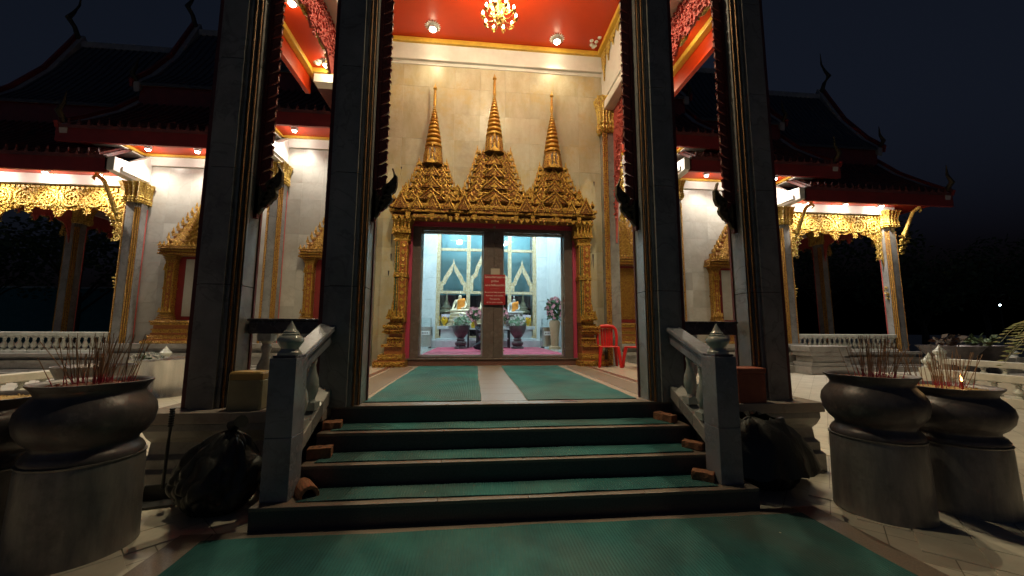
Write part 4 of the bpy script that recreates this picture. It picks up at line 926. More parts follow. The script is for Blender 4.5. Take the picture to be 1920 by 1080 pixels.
for tier, (n, rr, z) in enumerate(((10, .35, -.02), (6, .2, .22))):
    for k in range(n):
        a = 2*math.pi*(k+.25*tier)/n; c, s_ = math.cos(a), math.sin(a)
        pt = lambda r, q: (c*r, s_*r, z+q)
        arm = MB().tube([pt(.07, 0), pt(rr*.45, -.10), pt(rr*.8, -.11), pt(rr, -.04), pt(rr, .0)], .011, 6).build('arm', M_GOLD2, ch, 60)
        MB().lathe([(.006, -.07), (.02, -.045), (.01, -.025), (.045, -.015), (.05, 0), (.018, .005), (.018, .05)], (c*rr, s_*rr, z), 10).build('candle_cup', M_GOLD, arm, 50)
        MB().lathe([(.012, .05), (.026, .075), (.022, .105), (.003, .145)], (c*rr, s_*rr, z), 8).build('candle_bulb', M_BULBW, arm, 60)
for k in range(3): a = 2.1*k; lamp(ch, (.3*math.cos(a), .3*math.sin(a), .12), 72, WARM, None, .12)
# a far street lamp among the trees
sl = thing('street_lamp', 'small distant street lamp with cold white light among dark trees', 'lamp', (46, 27, 0))
p_ = at(1875, 572, 27); sl.location = (p_.x, 27, 0)
MB().tube([(0, 0, 0), (0, 0, p_.z-.2)], .06, 8).build('pole', M_BLK, sl); MB().lathe([(.02, -.08), (.07, -.03), (.07, .03), (.02, .08)], (0, 0, p_.z), 10).build('lantern', glow('street_light_glow', (.65, .92, 1), 14), sl)

# ================================================================ hall interior behind the glass doors
IZ = TZ+.155
def S(name, m, *b, **k): return MB().box(*b).build(name, m, kind='structure', **k)
S('interior_floor', M_IFLOOR, -2.6, WY+.37, IZ-.1, 2.6, 14.2, IZ); S('interior_ceiling', M_IWALL, -2.62, WY+.5, 6.4, 2.62, 14.2, 6.5)
S('interior_back_wall', M_IWALL, -2.6, 14.0, IZ, 2.6, 14.2, 6.4); S('interior_side_wall', M_IWALL, -2.71, WY+.5, IZ, -2.6, 14.2, 6.4); S('interior_side_wall', M_IWALL, 2.6, WY+.5, IZ, 2.71, 14.2, 6.4)
tag(MB().box(-1.62, 5.95, IZ, 1.95, 11.0, IZ+.012).build('indoor_carpet', M_CARP), 'pink carpet on the floor inside the glass doors', 'carpet')
PY = 12.5
pil = thing('wall_pier', 'white veined marble pier inside, behind the donation box without flowers', 'pier', (-2.25, PY-.25, IZ)); [MB().box(-.36, 0, .9*k, .36, .5, .9*k+.894).build('shaft_block', M_IWALL, pil, bevel=.006) for k in range(6)]; MB().box(-.38, -.02, 0, .38, .5, .15).build('base', M_IWALL, pil)
pil = thing('wall_pier', 'white veined marble pier inside, beside the tall pink flower arrangement', 'pier', (2.48, PY-.25, IZ)); [MB().box(-.30, 0, .9*k, .12, .5, .9*k+.894).build('shaft_block', M_IWALL, pil, bevel=.006) for k in range(6)]; MB().box(-.32, -.02, 0, .12, .5, .15).build('base', M_IWALL, pil)
scr = thing('glazed_screen', 'tall glazed altar screen with cream gilt mullions and pointed arches', 'screen', (0, PY, IZ))
mull = [at(x, 600, PY).x for x in (820, 877, 908, 955, 1002)]
for x in (mull[0], mull[1], mull[3], mull[4]): MB().box(x-.075, -.06, .3, x+.075, .04, 5.0).build('mullion', M_CREAMG, scr, bevel=.006)
ztr = [at(850, y, PY).z-IZ for y in (468, 548)]
for z in ztr: MB().box(mull[0], -.05, z-.06, mull[4], .03, z+.05).build('transom', M_CREAMG, scr, bevel=.005)
MB().box(mull[0]-.08, -.08, 0, mull[4]+.08, .05, .38).build('base_panel', M_CREAMG, scr, bevel=.01)
for a, b in ((0, 1), (3, 4), (1, 3)):
    xa, xb = mull[a]+.075, mull[b]-.075; c = (xa+xb)/2; w = xb-xa; z0 = ztr[1]+.05; tall = 1.0 if w < 1.5 else 1.9
    o = MB(); L = [(xa+.02, 0, z0), (xa+.03, 0, z0+.28*tall), (xa+w*.12, 0, z0+.36*tall), (xa+w*.16, 0, z0+.5*tall), (xa+w*.36, 0, z0+.85*tall), (c, 0, z0+1.12*tall), ]
    Rr = [(2*c-x, y, z) for x, y, z in L[:-1]][::-1]
    pts = L+Rr
    v = []; f = []
    for i, (x, y, z) in enumerate(pts):
        k = .10; d = 1 if x < c else (-1 if x > c else 0)
        v += [(x-.02*d, -.055, z+.06), (x+k*d, -.055, z-.06), (x-.02*d, .0, z+.06), (x+k*d, .0, z-.06)]
        if i: q = 4*(i-1); f += [(q, q+1, q+5, q+4), (q, q+4, q+6, q+2), (q+1, q+3, q+7, q+5)]
    o.add(v, f); o.tube([(c, -.03, z0+1.1*tall), (c, -.03, z0+1.32*tall)], [.05, .005], 6); o.build('pointed_arch', M_CREAMG, scr)
    for q in range(2 if w > 1.5 else 1):
        for zz0, zz1 in ((.38, ztr[1]-.06), (ztr[1]+.05, ztr[0]-.06), (ztr[0]+.05, 5.0)): MB().box(xa, .0, zz0, xb, .006, zz1).build('pane', M_GLASS, scr)
MB().box(mull[0], 1.2, 0, mull[4], 1.25, 5.2).build('backing', M_TEAL, scr)
m = MB()
for k in range(60):
    x = mull[0]+(mull[4]-mull[0])*k/60; m.prism([(x, 1.08), (x+.035, 1.02), (x+.07, 1.08), (x+.07, 1.12), (x, 1.12)], .1, ztr[1]-.02, 'z')
m.build('curtain', mat('maroon_curtain', (.10, .025, .04), .8, noise=(.04, .05, .06), nscale=1.2), scr)
for x in (-1.5, 1.7):                                              # model spired shrines behind the glass
    t = thing('model_shrine', 'small gilt spired shrine model behind the altar glass', 'shrine', (x, PY+.5, IZ), group='gilt shrine models behind the glass')
    MB().box(-.3, -.2, 0, .3, .2, .8).build('stand', M_STONEF, t)
    for q in (-1, 1): MB().tube([(q*.2, -.1, .8), (q*.2, -.1, 1.35)], .03, 6).build('pillar', M_IVORY, t)
    MB().lathe([(.30, .8), (.30, .84), (.1, .85), (.1, 1.3), (.32, 1.35), (.30, 1.42), (.2, 1.48), (.22, 1.55), (.12, 1.65), (.13, 1.7), (.05, 1.85), (.04, 2.0), (.005, 2.3)], n=10).build('spire', M_IVORY, t, 40)
for x0, x1 in ((-1.65, -.95), (1.3, 1.95)):
    b = thing('hanging_banner', 'pale lilac lettered banner strip hung across the altar glass', 'banner', ((x0+x1)/2, PY-.09, IZ), group='lilac banner strips')
    MB().box(-(x1-x0)/2, 0, 1.12, (x1-x0)/2, .008, 1.24).build('strip', mat('lilac_cloth', (.55, .45, .62), .7, noise=(.75, .68, .8), nscale=18), b)
    m = MB()
    for k in range(8): m.box(-(x1-x0)/2+.06+.075*k, -.003, 1.15, -(x1-x0)/2+.10+.075*k, 0, 1.21)
    m.build('letter_marks', M_PETW, b)
# altar tables
AY = 11.2
for x, lab in ((-1.05, 'white altar table carrying the pale gold seated statue'), (1.25, 'white altar table carrying the grey seated statue')):
    t = thing('altar_table', lab, 'table', (x, AY, IZ)); hh = .76
    MB().box(-.62, -.35, hh-.12, .62, .35, hh).build('top', M_IWALL, t, bevel=.01); MB().box(-.5, -.27, .32, .5, .27, hh-.12).build('apron', M_IWALL, t)
    MB().box(-.66, -.42, .26, .66, .42, .32).build('shelf', M_IWALL, t, bevel=.008); MB().box(-.78, -.55, 0, .78, .55, .26).build('step', M_IWALL, t, bevel=.01)
ct = thing('offering_table', 'low white offering table with black trim behind the centre post', 'table', (.15, 10.3, IZ))
MB().box(-.75, -.25, .62, .75, .25, .68).build('top', M_IWALL, ct); MB().box(-.72, -.22, .3, .72, .22, .34).build('shelf', M_IWALL, ct)
for q in (-.7, -.25, .25, .7):
    for y in (-.2, .2): MB().box(q-.03, y-.03, 0, q+.03, y+.03, .62).build('leg', M_BLK, ct)
MB().box(-.75, -.265, .60, .75, -.251, .63).build('trim', M_BLK, ct)
# seated statues with orange robes (carved bodies on tiered lotus bases)
def skin(name, verts, edges, radii, m, parent, sub=2, root=0):
    me = bpy.data.meshes.new(name); me.from_pydata(verts, edges, []); me.materials.append(m); o = inst(me, name, parent)
    o.modifiers.new('skin', 'SKIN'); me.skin_vertices.new() if not me.skin_vertices else None
    sv = me.skin_vertices[0].data
    for i, r in enumerate(radii): sv[i].radius = (r, r) if not isinstance(r, tuple) else r
    sv[root].use_root = True
    o.modifiers['skin'].use_smooth_shade = True
    if sub: s_ = o.modifiers.new('sub', 'SUBSURF'); s_.levels = sub; s_.render_levels = sub
    return o
def statue(x, z, sc, bm, label, base_m):
    t = thing('seated_statue', label, 'statue', (x, AY-.05, z)); t.scale = (sc,)*3
    MB().lathe([(.62, 0), (.62, .10), (.52, .13), (.56, .22), (.56, .26), (.46, .30), (.50, .40), (.42, .44), (.46, .54), (.42, .60)], n=24).build('lotus_base', base_m, t, 40)
    v = [(0, 0, .50), (0, .02, .68), (0, .02, .86), (0, 0, .98), (0, -.01, 1.07), (0, -.015, 1.18), (.2, .02, .90), (.27, -.04, .70), (.2, -.2, .58), (.04, -.27, .56), (-.2, .02, .90), (-.27, -.05, .70), (-.3, -.2, .54), (-.3, -.3, .47),
         (.22, -.06, .46), (.40, -.20, .45), (.15, -.34, .45), (-.1, -.33, .47), (-.22, -.06, .46), (-.40, -.20, .45), (-.15, -.36, .44), (.1, -.37, .45)]
    e = [(0, 1), (1, 2), (2, 3), (3, 4), (4, 5), (2, 6), (6, 7), (7, 8), (8, 9), (2, 10), (10, 11), (11, 12), (12, 13), (0, 14), (14, 15), (15, 16), (16, 17), (0, 18), (18, 19), (19, 20), (20, 21)]
    r = [.17, .16, .17, .065, .085, .07, .075, .06, .05, .03, .075, .06, .05, .025, .11, .095, .07, .04, .11, .095, .07, .04]
    v = [(a, b, c+.22) for a, b, c in v]; skin('body', v, e, r, bm, t)
    MB().lathe([(.03, 1.44), (.045, 1.47), (.02, 1.53), (.004, 1.60)], (0, 0, 0), 8).build('hair_knot', bm, t, 40)
    m = MB(); ring = []                                             # robe sheet over one shoulder round the trunk
    pr = []
    for i in range(7):
        zz = .47+.085*i; rr = (.27, .24, .215, .205, .205, .215, .2)[i]
        for k in range(15):
            a = R(-120+300*k/14*.86); pr.append((rr*1.08*math.cos(a)*(1.05 if zz < .95 else .95), .01+rr*.92*math.sin(a), zz+.22+.06*math.cos(a)*(i/6)))
    f = [(i*15+k, i*15+k+1, (i+1)*15+k+1, (i+1)*15+k) for i in range(6) for k in range(14)]
    o = m.add(pr, f).build('robe', M_ORANGE, t, 60); so = o.modifiers.new('thick', 'SOLIDIFY'); so.thickness = .025
    return t
statue(-.88, IZ+.76, .82, M_IVORY, 'pale gold seated statue in an orange robe on a tiered base', M_IVORY)
statue(1.12, IZ+.76, .74, M_PEWTER, 'grey seated statue in an orange robe behind white blossoms', M_STONEF)
t = statue(.18, IZ+.76, .95, M_IVORY, 'pale gold seated statue mostly hidden behind the stone centre post', M_IVORY); t.location.y = 11.75
t = thing('altar_table', 'white altar table mostly hidden behind the stone centre post', 'table', (.18, 11.75, IZ)); MB().box(-.55, -.3, .64, .55, .3, .76).build('top', M_IWALL, t); MB().box(-.45, -.25, 0, .45, .25, .64).build('body', M_IWALL, t)
for k, (x, tb) in enumerate(((-1.62, 'pale gold'), (-1.22, 'pale gold'), (.78, 'grey'), (1.78, 'grey'))):
    c = thing('candlestick', f'slim brass candlestick on the table of the {tb} statue, {("outer", "inner")[k in (1, 2)]} end', 'candlestick', (x, AY-.24 if abs(x) < 1.6 else AY+.1, IZ+.76))
    MB().lathe([(.05, 0), (.05, .015), (.015, .03), (.02, .1), (.012, .16), (.035, .2), (.035, .22)], n=12).build('stem', M_GOLD2, c, 40); MB().lathe([(.012, .22), (.012, .38)], n=8).build('candle', M_YBOWL, c)
# planted bowls and flowers
def foliage(parent, nm, m, c, rad, n, size, seed, flat=1.0):
    rnd = random.Random(seed); b = MB()
    for k in range(n):
        while True:
            p = Vector((rnd.uniform(-1, 1), rnd.uniform(-1, 1), rnd.uniform(-1, 1)))
            if .25 < p.length < 1: break
        p = Vector((p.x*rad, p.y*rad, p.z*rad*flat))+Vector(c); d = Vector((rnd.uniform(-1, 1), rnd.uniform(-1, 1), rnd.uniform(-.4, 1))).normalized()
        e = d.cross(Vector((rnd.uniform(-1, 1), rnd.uniform(-1, 1), .3))).normalized(); s_ = size*rnd.uniform(.6, 1.3)
        b.add([p-e*s_*.1, p+d*s_*.5+e*s_*.3, p+d*s_, p+d*s_*.5-e*s_*.3], [(0, 1, 2, 3)])
    return b.build(nm, m, parent)
def blossoms(parent, nm, m, c, rad, n, size, seed, flat=1.0):
    rnd = random.Random(seed); b = MB()
    for k in range(n):
        a = rnd.uniform(0, 6.28); q = rnd.uniform(-.9, 1); w = math.sqrt(max(0, 1-q*q))
        p = Vector((math.cos(a)*w*rad, math.sin(a)*w*rad-.02, q*rad*flat))+Vector(c)
        for j in range(6):
            an = j*1.047; dx = Vector((math.cos(an), -.5, math.sin(an))).normalized(); e = dx.cross(Vector((0, 1, 0))).normalized()
            b.add([p, p+dx*size*.6+e*size*.35, p+dx*size, p+dx*size*.6-e*size*.35], [(0, 1, 2, 3)])
    return b.build(nm, m, parent)
for i, x in enumerate((-.78, 1.08)):
    b = thing('planted_bowl', ('bronze pedestal bowl of pale leaves before the pale gold statue', 'bronze pedestal bowl of pale leaves before the grey statue')[i], 'bowl', (x, 9.6, IZ+.0125))
    MB().lathe([(.21, 0), (.21, .05), (.15, .08), (.19, .14), (.19, .2), (.12, .25), (.14, .3), (.11, .34)], n=20).build('foot', M_BRONZE, b, 40)
    MB().lathe([(.10, .34), (.17, .42), (.25, .55), (.29, .68), (.30, .74), (.27, .74), (.24, .66)], n=24).build('bowl', M_BRONZE, b, 50)
    foliage(b, 'leaves', M_LEAF2, (0, 0, .84), .29, 260, .10, 3+i, .6); blossoms(b, 'blossoms', M_PETW, (0, 0, .88), .24, 30, .05, 5+i)
for x, y, z, m, lab in ((-.38, 10.2, .95, M_PETP, 'pink and purple flower bunch on the table beside the pale gold statue'), (.55, 10.2, .95, M_PETP, 'pink flower bunch on the table beside the grey statue')):
    b = thing('flower_bunch', lab, 'flowers', (x, y, IZ+.68)); MB().lathe([(.07, 0), (.09, .1), (.06, .2), (.08, .26)], n=14).build('vase', M_YBOWL, b, 40)
    foliage(b, 'leaves', M_LEAF, (0, 0, .42), .24, 140, .12, 11); blossoms(b, 'blossoms', m, (0, 0, .45), .24, 42, .07, 12)
for x, lab in ((-1.42, 'small yellow bowl on the table end beside the pale gold statue'), (1.62, 'small yellow bowl on the table end beside the grey statue')):
    b = thing('yellow_bowl', lab, 'bowl', (x, AY-.2, IZ+.76)); MB().lathe([(.06, 0), (.04, .04), (.09, .09), (.13, .17), (.14, .22), (.12, .22)], n=16).build('bowl', M_YBOWL, b, 40); blossoms(b, 'flowers', M_YBOWL, (0, 0, .25), .08, 14, .04, 9)
fs_ = thing('flower_stand', 'tall pink flower arrangement in a tan pedestal vase inside', 'flowers', (2.33, 9.6, IZ))
MB().lathe([(.2, 0), (.2, .06), (.12, .1), (.15, .5), (.19, .85), (.15, .95)], n=18).build('vase', M_VASE, fs_, 40); foliage(fs_, 'leaves', M_LEAF, (0, 0, 1.30), .28, 420, .12, 21, 1.45); blossoms(fs_, 'blossoms', M_PETP, (0, 0, 1.33), .26, 60, .065, 22, 1.45)
for x, lab in ((-2.05, 'steel donation box with clear top beside the pier without flowers'), (2.14, 'steel donation box with clear top beside the tall flower arrangement')):
    b = thing('donation_box', lab, 'box', (x+(.12 if x > 0 else 0), 10.35, IZ)); MB().box(-.26, -.22, .05, .26, .22, .72).build('cabinet', M_STEEL, b, bevel=.01)
    MB().box(-.22, -.19, .72, .22, .19, 1.02).build('clear_box', M_GLASS, b); MB().box(-.2, -.228, .44, .2, -.221, .58).build('label_plate', M_PETW, b)
    m = MB()
    for k in range(6): m.box(-.16+.055*k, -.231, .49, -.13+.055*k, -.228, .53)
    m.build('label_marks', M_BLK, b)
    for q in (-1, 1):
        for y in (-.16, .16): MB().lathe([(.03, 0), (.03, .05)], (q*.2, y, 0), 8).build('caster', M_BLK, b)
for y in (7.5, 10.0, 11.9):
    for x in (-1.2, 1.3):
        b = thing('interior_lamp', 'cool white tube lamp on the hall ceiling', 'lamp', (x, y, 6.4), group='cool hall ceiling lamps'); MB().box(-.5, -.07, -.05, .5, .07, 0).build('tray', M_WHITE, b); MB().tube([(-.48, 0, -.08), (.48, 0, -.08)], .022, 8).build('tube', M_BULBC, b)
        lamp(b, (0, 0, -.16), 215, COOL, None, .15)
# kneeling worshipper mostly hidden by the centre post
pe = thing('person', 'kneeling person in dark clothes mostly hidden behind the stone centre post', 'person', (.03, 7.9, IZ+.0125), rz=R(72))
v = [(0, -.05, .32), (0, .0, .52), (0, .05, .74), (0, .07, .86), (0, .09, .94), (.16, .04, .78), (.22, .08, .56), (.12, .28, .60), (.03, .36, .70), (-.16, .04, .78), (-.22, .08, .56), (-.12, .28, .60), (-.03, .36, .70),
     (.12, -.02, .27), (.16, .36, .12), (.15, -.05, .085), (.15, -.28, .045), (-.12, -.02, .27), (-.16, .36, .12), (-.15, -.05, .085), (-.15, -.28, .045)]
e = [(0, 1), (1, 2), (2, 3), (3, 4), (2, 5), (5, 6), (6, 7), (7, 8), (2, 9), (9, 10), (10, 11), (11, 12), (0, 13), (13, 14), (14, 15), (15, 16), (0, 17), (17, 18), (18, 19), (19, 20)]
r = [.15, .14, .145, .055, .06, .065, .048, .038, .03, .065, .048, .038, .03, .105, .075, .06, .04, .105, .075, .06, .04]
skin('body', v, e, r, M_CLOTH, pe)
hd = skin('head', [(0, .09, .93), (0, .10, 1.02), (0, .10, 1.12), (0, .19, 1.02)], [(0, 1), (1, 2), (1, 3)], [.05, .085, .075, .02], M_SKIN, pe)
skin('hair', [(0, .06, 1.0), (0, .07, 1.1), (0, .1, 1.17), (0, .03, .96)], [(0, 1), (1, 2), (0, 3)], [.088, .09, .055, .06], M_HAIR, pe)
hv = []; he = []; hr = []
for q in (-1, 1):
    o_ = len(hv); hv.append((q*.018, .36, .71)); hr.append(.022)
    for k, L in enumerate((.075, .085, .08, .065)): hv.append((q*.014, .34+.018*k, .78)); hr.append(.009); hv.append((q*.010, .345+.018*k, .78+L)); hr.append(.007); b_ = len(hv); he += [(o_, b_-2), (b_-2, b_-1)]
    hv.append((q*.022, .325, .75)); hr.append(.009); hv.append((q*.014, .32, .79)); hr.append(.007); he += [(o_, len(hv)-2), (len(hv)-2, len(hv)-1)]
hm = MB()
for a, b in he: hm.tube([hv[a], hv[b]], [max(.008, hr[a]*.8), hr[b]], 6)
hm.build('hands', M_SKIN, pe, 60)
for q in (-1, 1): skin('bare_foot', [(q*.15, -.26, .05), (q*.15, -.36, .04), (q*.15, -.46, .025)], [(0, 1), (1, 2)], [.035, .04, .022], M_SKIN, pe)
bx_ = thing('speaker_box', 'black boxy loudspeaker by the kneeling person', 'speaker', (-.12, 9.1, IZ+.0125)); MB().box(-.17, -.15, 0, .17, .15, .78).build('cabinet', M_BLK, bx_, bevel=.01)
for z in (.2, .42, .62): MB().lathe([(.10, 0), (.08, .01), (.03, .03)], (0, 0, 0), 14).build('cone', M_RISER, bx_, 40).matrix_local = Matrix.Translation((0, -.15, z)) @ Matrix.Rotation(R(90), 4, 'X')

# ================================================================ incense pots
from mathutils import noise as NZ
def stick_material(name, lo, hi):
    m = mat(name, hi, .8); n = m.node_tree.nodes; l = m.node_tree.links
    tc = n.new("ShaderNodeTexCoord"); sp = n.new("ShaderNodeSeparateXYZ"); l.new(tc.outputs['Object'], sp.inputs[0])
    r = n.new("ShaderNodeValToRGB"); e = r.color_ramp.elements; e[0].position = .05; e[0].color = (*lo, 1); e[1].position = .09; e[1].color = (*hi, 1)
    l.new(sp.outputs[2], r.inputs[0]); l.new(r.outputs[0], n["Principled BSDF"].inputs['Base Color']); return m
M_STICK = stick_material('incense_stick', (.34, .02, .05), (.25, .14, .08))
POT = [(.20,.578),(.285,.580),(.29,.60),(.275,.63),(.25,.655),(.255,.68),(.29,.715),(.322,.77),(.335,.84),(.326,.895),(.295,.945),(.268,.975),(.262,.995),(.278,1.025),(.300,1.052),(.302,1.062),(.292,1.064),(.272,1.045),(.255,1.02),(.25,1.0)]
stick_me = {}
def incense_pot(x, y, sc, label, seed, sand, n, spread, sz=None):
    rnd = random.Random(seed); t = thing('incense_pot', label, 'incense pot', (x, y, .008), rnd.uniform(0, 6)); szz = sz if sz else sc; t.scale = (sc, sc, szz)
    MB().lathe([(.308, 0), (.306, .02), (.296, .54), (.292, .565), (.30, .572), (.30, .579), (.0, .580)], n=48).build('pedestal', M_PED, t, 50)
    u = MB().lathe(POT, n=64)
    u.v = [(a*(1+.012*NZ.noise(Vector((a*5, b*5, c*6+seed)))), b*(1+.012*NZ.noise(Vector((a*5, b*5, c*6+seed)))), c+.004*NZ.noise(Vector((a*4+seed, b*4, c)))) for a, b, c in u.v]
    u.build('urn', M_BRONZE, t, 60)
    s = MB(); prof = [(.262, 1.0), (.262, 1.022), (.22, 1.034), (.14, 1.040), (.06, 1.047), (.0, 1.048)]; s.lathe(prof, n=28)
    so = s.build('sand', sand, t, 70)
    ch = MB()
    for k in range(60):                                            # ash crumbs and stubs
        a = rnd.uniform(0, 6.28); r = .24*math.sqrt(rnd.random()); h_ = rnd.uniform(.006, .016); q = rnd.uniform(.006, .014)
        ch.lathe([(q, 0), (q*.6, h_)], (r*math.cos(a), r*math.sin(a), 1.032), 5)
    ch.build('ash_crumbs', sand, so, kind='stuff')
    where = label.split('incense pot ')[1].split(', beside')[0].split(' and a')[0]
    bunches = [(rnd.uniform(0, 6.28), rnd.uniform(.03, .17)) for _ in range(7)]
    for k in range(n):
        L = rnd.choice((.22, .26, .30, .33, .36)); 
        if L not in stick_me: stick_me[L] = MB().tube([(0, 0, 0), (0, 0, L)], [.0026, .0022], 4).mesh('incense_stick', M_STICK)
        if k % 5: a, r = bunches[k % 7]; a += rnd.gauss(0, .16); r = min(.2, abs(r+rnd.gauss(0, .018)))
        else: a, r = rnd.uniform(0, 6.28), .2*math.sqrt(rnd.random())
        tl = rnd.gauss(.06, .13)+r*spread; ta = a+rnd.gauss(0, .5)
        o = inst(stick_me[L], 'incense_stick', None, (x+sc*r*math.cos(a), y+sc*r*math.sin(a), .008+szz*1.025), (0, tl, ta))
        tag(o, f'thin incense stick standing in the pot {where}', 'incense stick', f'incense sticks in the pot {where}')
    return t
incense_pot(-2.92, -.11, 1.0, 'dark bronze incense pot full of reddish ash, beside the dustpan', 3, M_SAND, 66, .9)
incense_pot(2.905, -.10, 1.0, 'dark bronze incense pot on a streaky pedestal, beside the bag under the clay box', 4, M_SAND, 62, 1.0)
incense_pot(3.66, -.06, 1.09, 'squat bronze incense pot holding pale yellow ash and a tiny flame', 5, M_SAND2, 56, 1.1, .905)
incense_pot(-3.62, -.10, 1.07, 'squat bronze incense pot next to the one of reddish ash', 6, M_SAND2, 14, 1.0, .905)
cn = thing('candle', 'small burning red candle stuck in the pale yellow ash', 'candle', (3.60, -.22, .93)); MB().lathe([(.008, 0), (.008, .09)], n=8).build('wax', mat('red_wax', (.45, .03, .02), .5), cn); MB().lathe([(.003, .092), (.007, .10), (.005, .113), (.001, .128)], n=8).build('flame', M_FLAME, cn, 60); lamp(cn, (0, 0, .13), .25, (1, .6, .25), None, .01)

# ================================================================ things lying about the stairs
def sack(name, label, loc, rx, ry, hgt, seed, lean=(0, 0), flap=False, rz=0):
    t = thing(name, label, 'garbage bag', loc, rz); nu, nv = 120, 84; v = []; f = []
    for j in range(nv+1):
        q = j/nv; z = hgt*q
        w = (math.sin(math.pi*min(1, .10+q*.98))**.42)*(1-.30*q**2.2)
        if q > .9: w *= max(.16, 1-(q-.9)*7.5)
        for i in range(nu):
            a = 2*math.pi*i/nu; p = Vector((math.cos(a)*1.7, math.sin(a)*1.7, z*4.5+seed*7))
            cz = Vector((math.cos(a), math.sin(a), 0))
            fold = NZ.noise(p*.8)*.15+NZ.noise(p*1.9)*.06-.10*(1-abs(NZ.noise(cz*3.2+Vector((0, 0, z*2.2+seed)))))**6-.07*(1-abs(NZ.noise(cz*2.0+Vector((seed, 0, z*7)))))**7
            fold += .10*math.sin(a*9+NZ.noise(p)*5)*max(0, q-.45)*1.6
            k = w*(1+fold-.06)
            v.append((math.cos(a)*rx*k+lean[0]*q*q, math.sin(a)*ry*k+lean[1]*q*q, z+.03*NZ.noise(p*2)*min(1, q*5)*(1-q*.5)))
    for j in range(nv):
        for i in range(nu): f.append((j*nu+i, j*nu+(i+1) % nu, (j+1)*nu+(i+1) % nu, (j+1)*nu+i))
    f.append(tuple(reversed(range(nu)))); f.append(tuple(nv*nu+i for i in range(nu)))
    MB().add(v, f).build('sack', M_BAG, t, 180)
    if flap:                                                       # crumpled open mouth
        v = []; f = []; n = 48
        for j in range(7):
            for i in range(n):
                a = 2*math.pi*i/n; r = .17+.055*j+.05*NZ.noise(Vector((math.cos(a)*2.5, math.sin(a)*2.5, j*.5+seed)))+.02*math.sin(9*a+j)
                v.append((math.cos(a)*r*1.1+lean[0], math.sin(a)*r*.8+lean[1], hgt*.93-.012*j*j+.07*NZ.noise(Vector((math.cos(a)*4, math.sin(a)*4, j*.8)))))
        for j in range(6):
            for i in range(n): f.append((j*n+i, j*n+(i+1) % n, (j+1)*n+(i+1) % n, (j+1)*n+i))
        MB().add(v, f).build('crumpled_mouth', M_BAG, t, 180)
    else:
        MB().tube([(lean[0], lean[1], hgt*.97), (lean[0]+.06, lean[1]-.02, hgt+.015), (lean[0]+.10, lean[1]-.06, hgt+.03)], [.05, .035, .05], 10).build('tied_neck', M_BAG, t, 70)
    return t
sack('garbage_bag', 'bulging black garbage bag with a tied neck, beside the dustpan', (-2.40, .40, .008), .36, .27, .64, 2, (.06, .05))
sack('garbage_bag', 'black garbage bag with crumpled open mouth, below the terracotta coloured box', (2.36, .43, .008), .33, .25, .66, 5, (-.12, .04), True)
dp = thing('dustpan', 'black long-handled dustpan standing beside the tied garbage bag', 'dustpan', (-2.90, .46, .008), R(12))
MB().prism([(-.16, -.01), (.16, -.01), (.14, .14), (-.14, .14)], .0, .012, 'z').build('pan_floor', M_BLK, dp); MB().prism([(-.15, .0), (.15, .0), (.12, .13), (-.12, .13)], .14, .152, 'y').build('pan_back', M_BLK, dp)
for q in (-1, 1): MB().prism([(-.02, .012), (.14, .012), (.14, .12), (.05, .08)], q*.148-.006, q*.148+.006, 'x').build('pan_side', M_BLK, dp)
MB().tube([(0, .14, .10), (.012, .13, .45), (.03, .10, .60)], .013, 8).build('handle', M_BLK, dp, 60)
m = MB()
for k in range(8): m.lathe([(.017, 0), (.021, .008), (.017, .016)], (.03+.002*k, .10-.004*k, .60+.02*k), 10)
m.build('ribbed_grip', M_BLK, dp, 60)
pc = thing('plastic_container', 'yellowed plastic container with amber top standing between porch columns', 'container', (-2.47, .90, TZ))
MB().lathe([(.14, 0), (.15, .02), (.15, .27), (.145, .275)], sq=[(.9, -.62), (1, -.5), (1, .5), (.9, .62), (-.9, .62), (-1, .5), (-1, -.5), (-.9, -.62)]).build('body', M_YPLA, pc, bevel=.008)
MB().lathe([(.148, .275), (.148, .33), (.135, .352)], sq=[(.9, -.62), (1, -.5), (1, .5), (.9, .62), (-.9, .62), (-1, .5), (-1, -.5), (-.9, -.62)]).build('lid', M_YLID, pc, bevel=.006)
cb = thing('clay_box', 'terracotta coloured plastic box standing on the terrace edge by a column', 'box', (2.54, .885, TZ+.0)); MB().box(-.16, -.10, 0, .15, .10, .30).build('body', M_CLAY, cb, bevel=.01); MB().box(-.17, -.11, .30, .16, .11, .36).build('rim', M_CLAY, cb, bevel=.012)
# bricks holding the mats
def brick(x, y, z, rz, L, W_, Hh, label, holes=True, nm='brick'):
    t = thing(nm, label, 'brick', (x, y, z+.0075), rz, 'loose bricks on the stair mats')
    b = MB(); rnd = random.Random(label); q = lambda: rnd.uniform(-.006, .006); nx = 5; pts = []
    for i in range(nx+1):
        xx = -L/2+L*i/nx
        pts.append([(xx+q()*(0 < i < nx), -W_/2+q(), 0), (xx, W_/2+q(), 0), (xx, W_/2+q(), Hh+q()*.6), (xx, -W_/2+q(), Hh+q()*.6)])
    vs = [p for r in pts for p in r]; fs = []
    for i in range(nx):
        a = 4*i; fs += [(a+k, a+(k+1) % 4, a+4+(k+1) % 4, a+4+k) for k in range(4)]
    fs += [(3, 2, 1, 0), tuple(4*nx+k for k in range(4))]
    b.add(vs, [tuple(reversed(f)) for f in fs]); body = b.build('body', M_BRICK, t, bevel=.004)
    if holes:
        m = MB()
        for xx in (-.28, 0, .28): m.lathe([(.014, -.001), (.014, .0015)], (xx*L, 0, Hh+.001), 10)
        m.build('frog_holes', M_BLK, body)
    return t
t = thing('half_pipe_brick', 'arched hollow clay block on the lowest step by the newel post', 'brick', (-1.635, .20, RI+.0075), R(35), 'loose bricks on the stair mats')
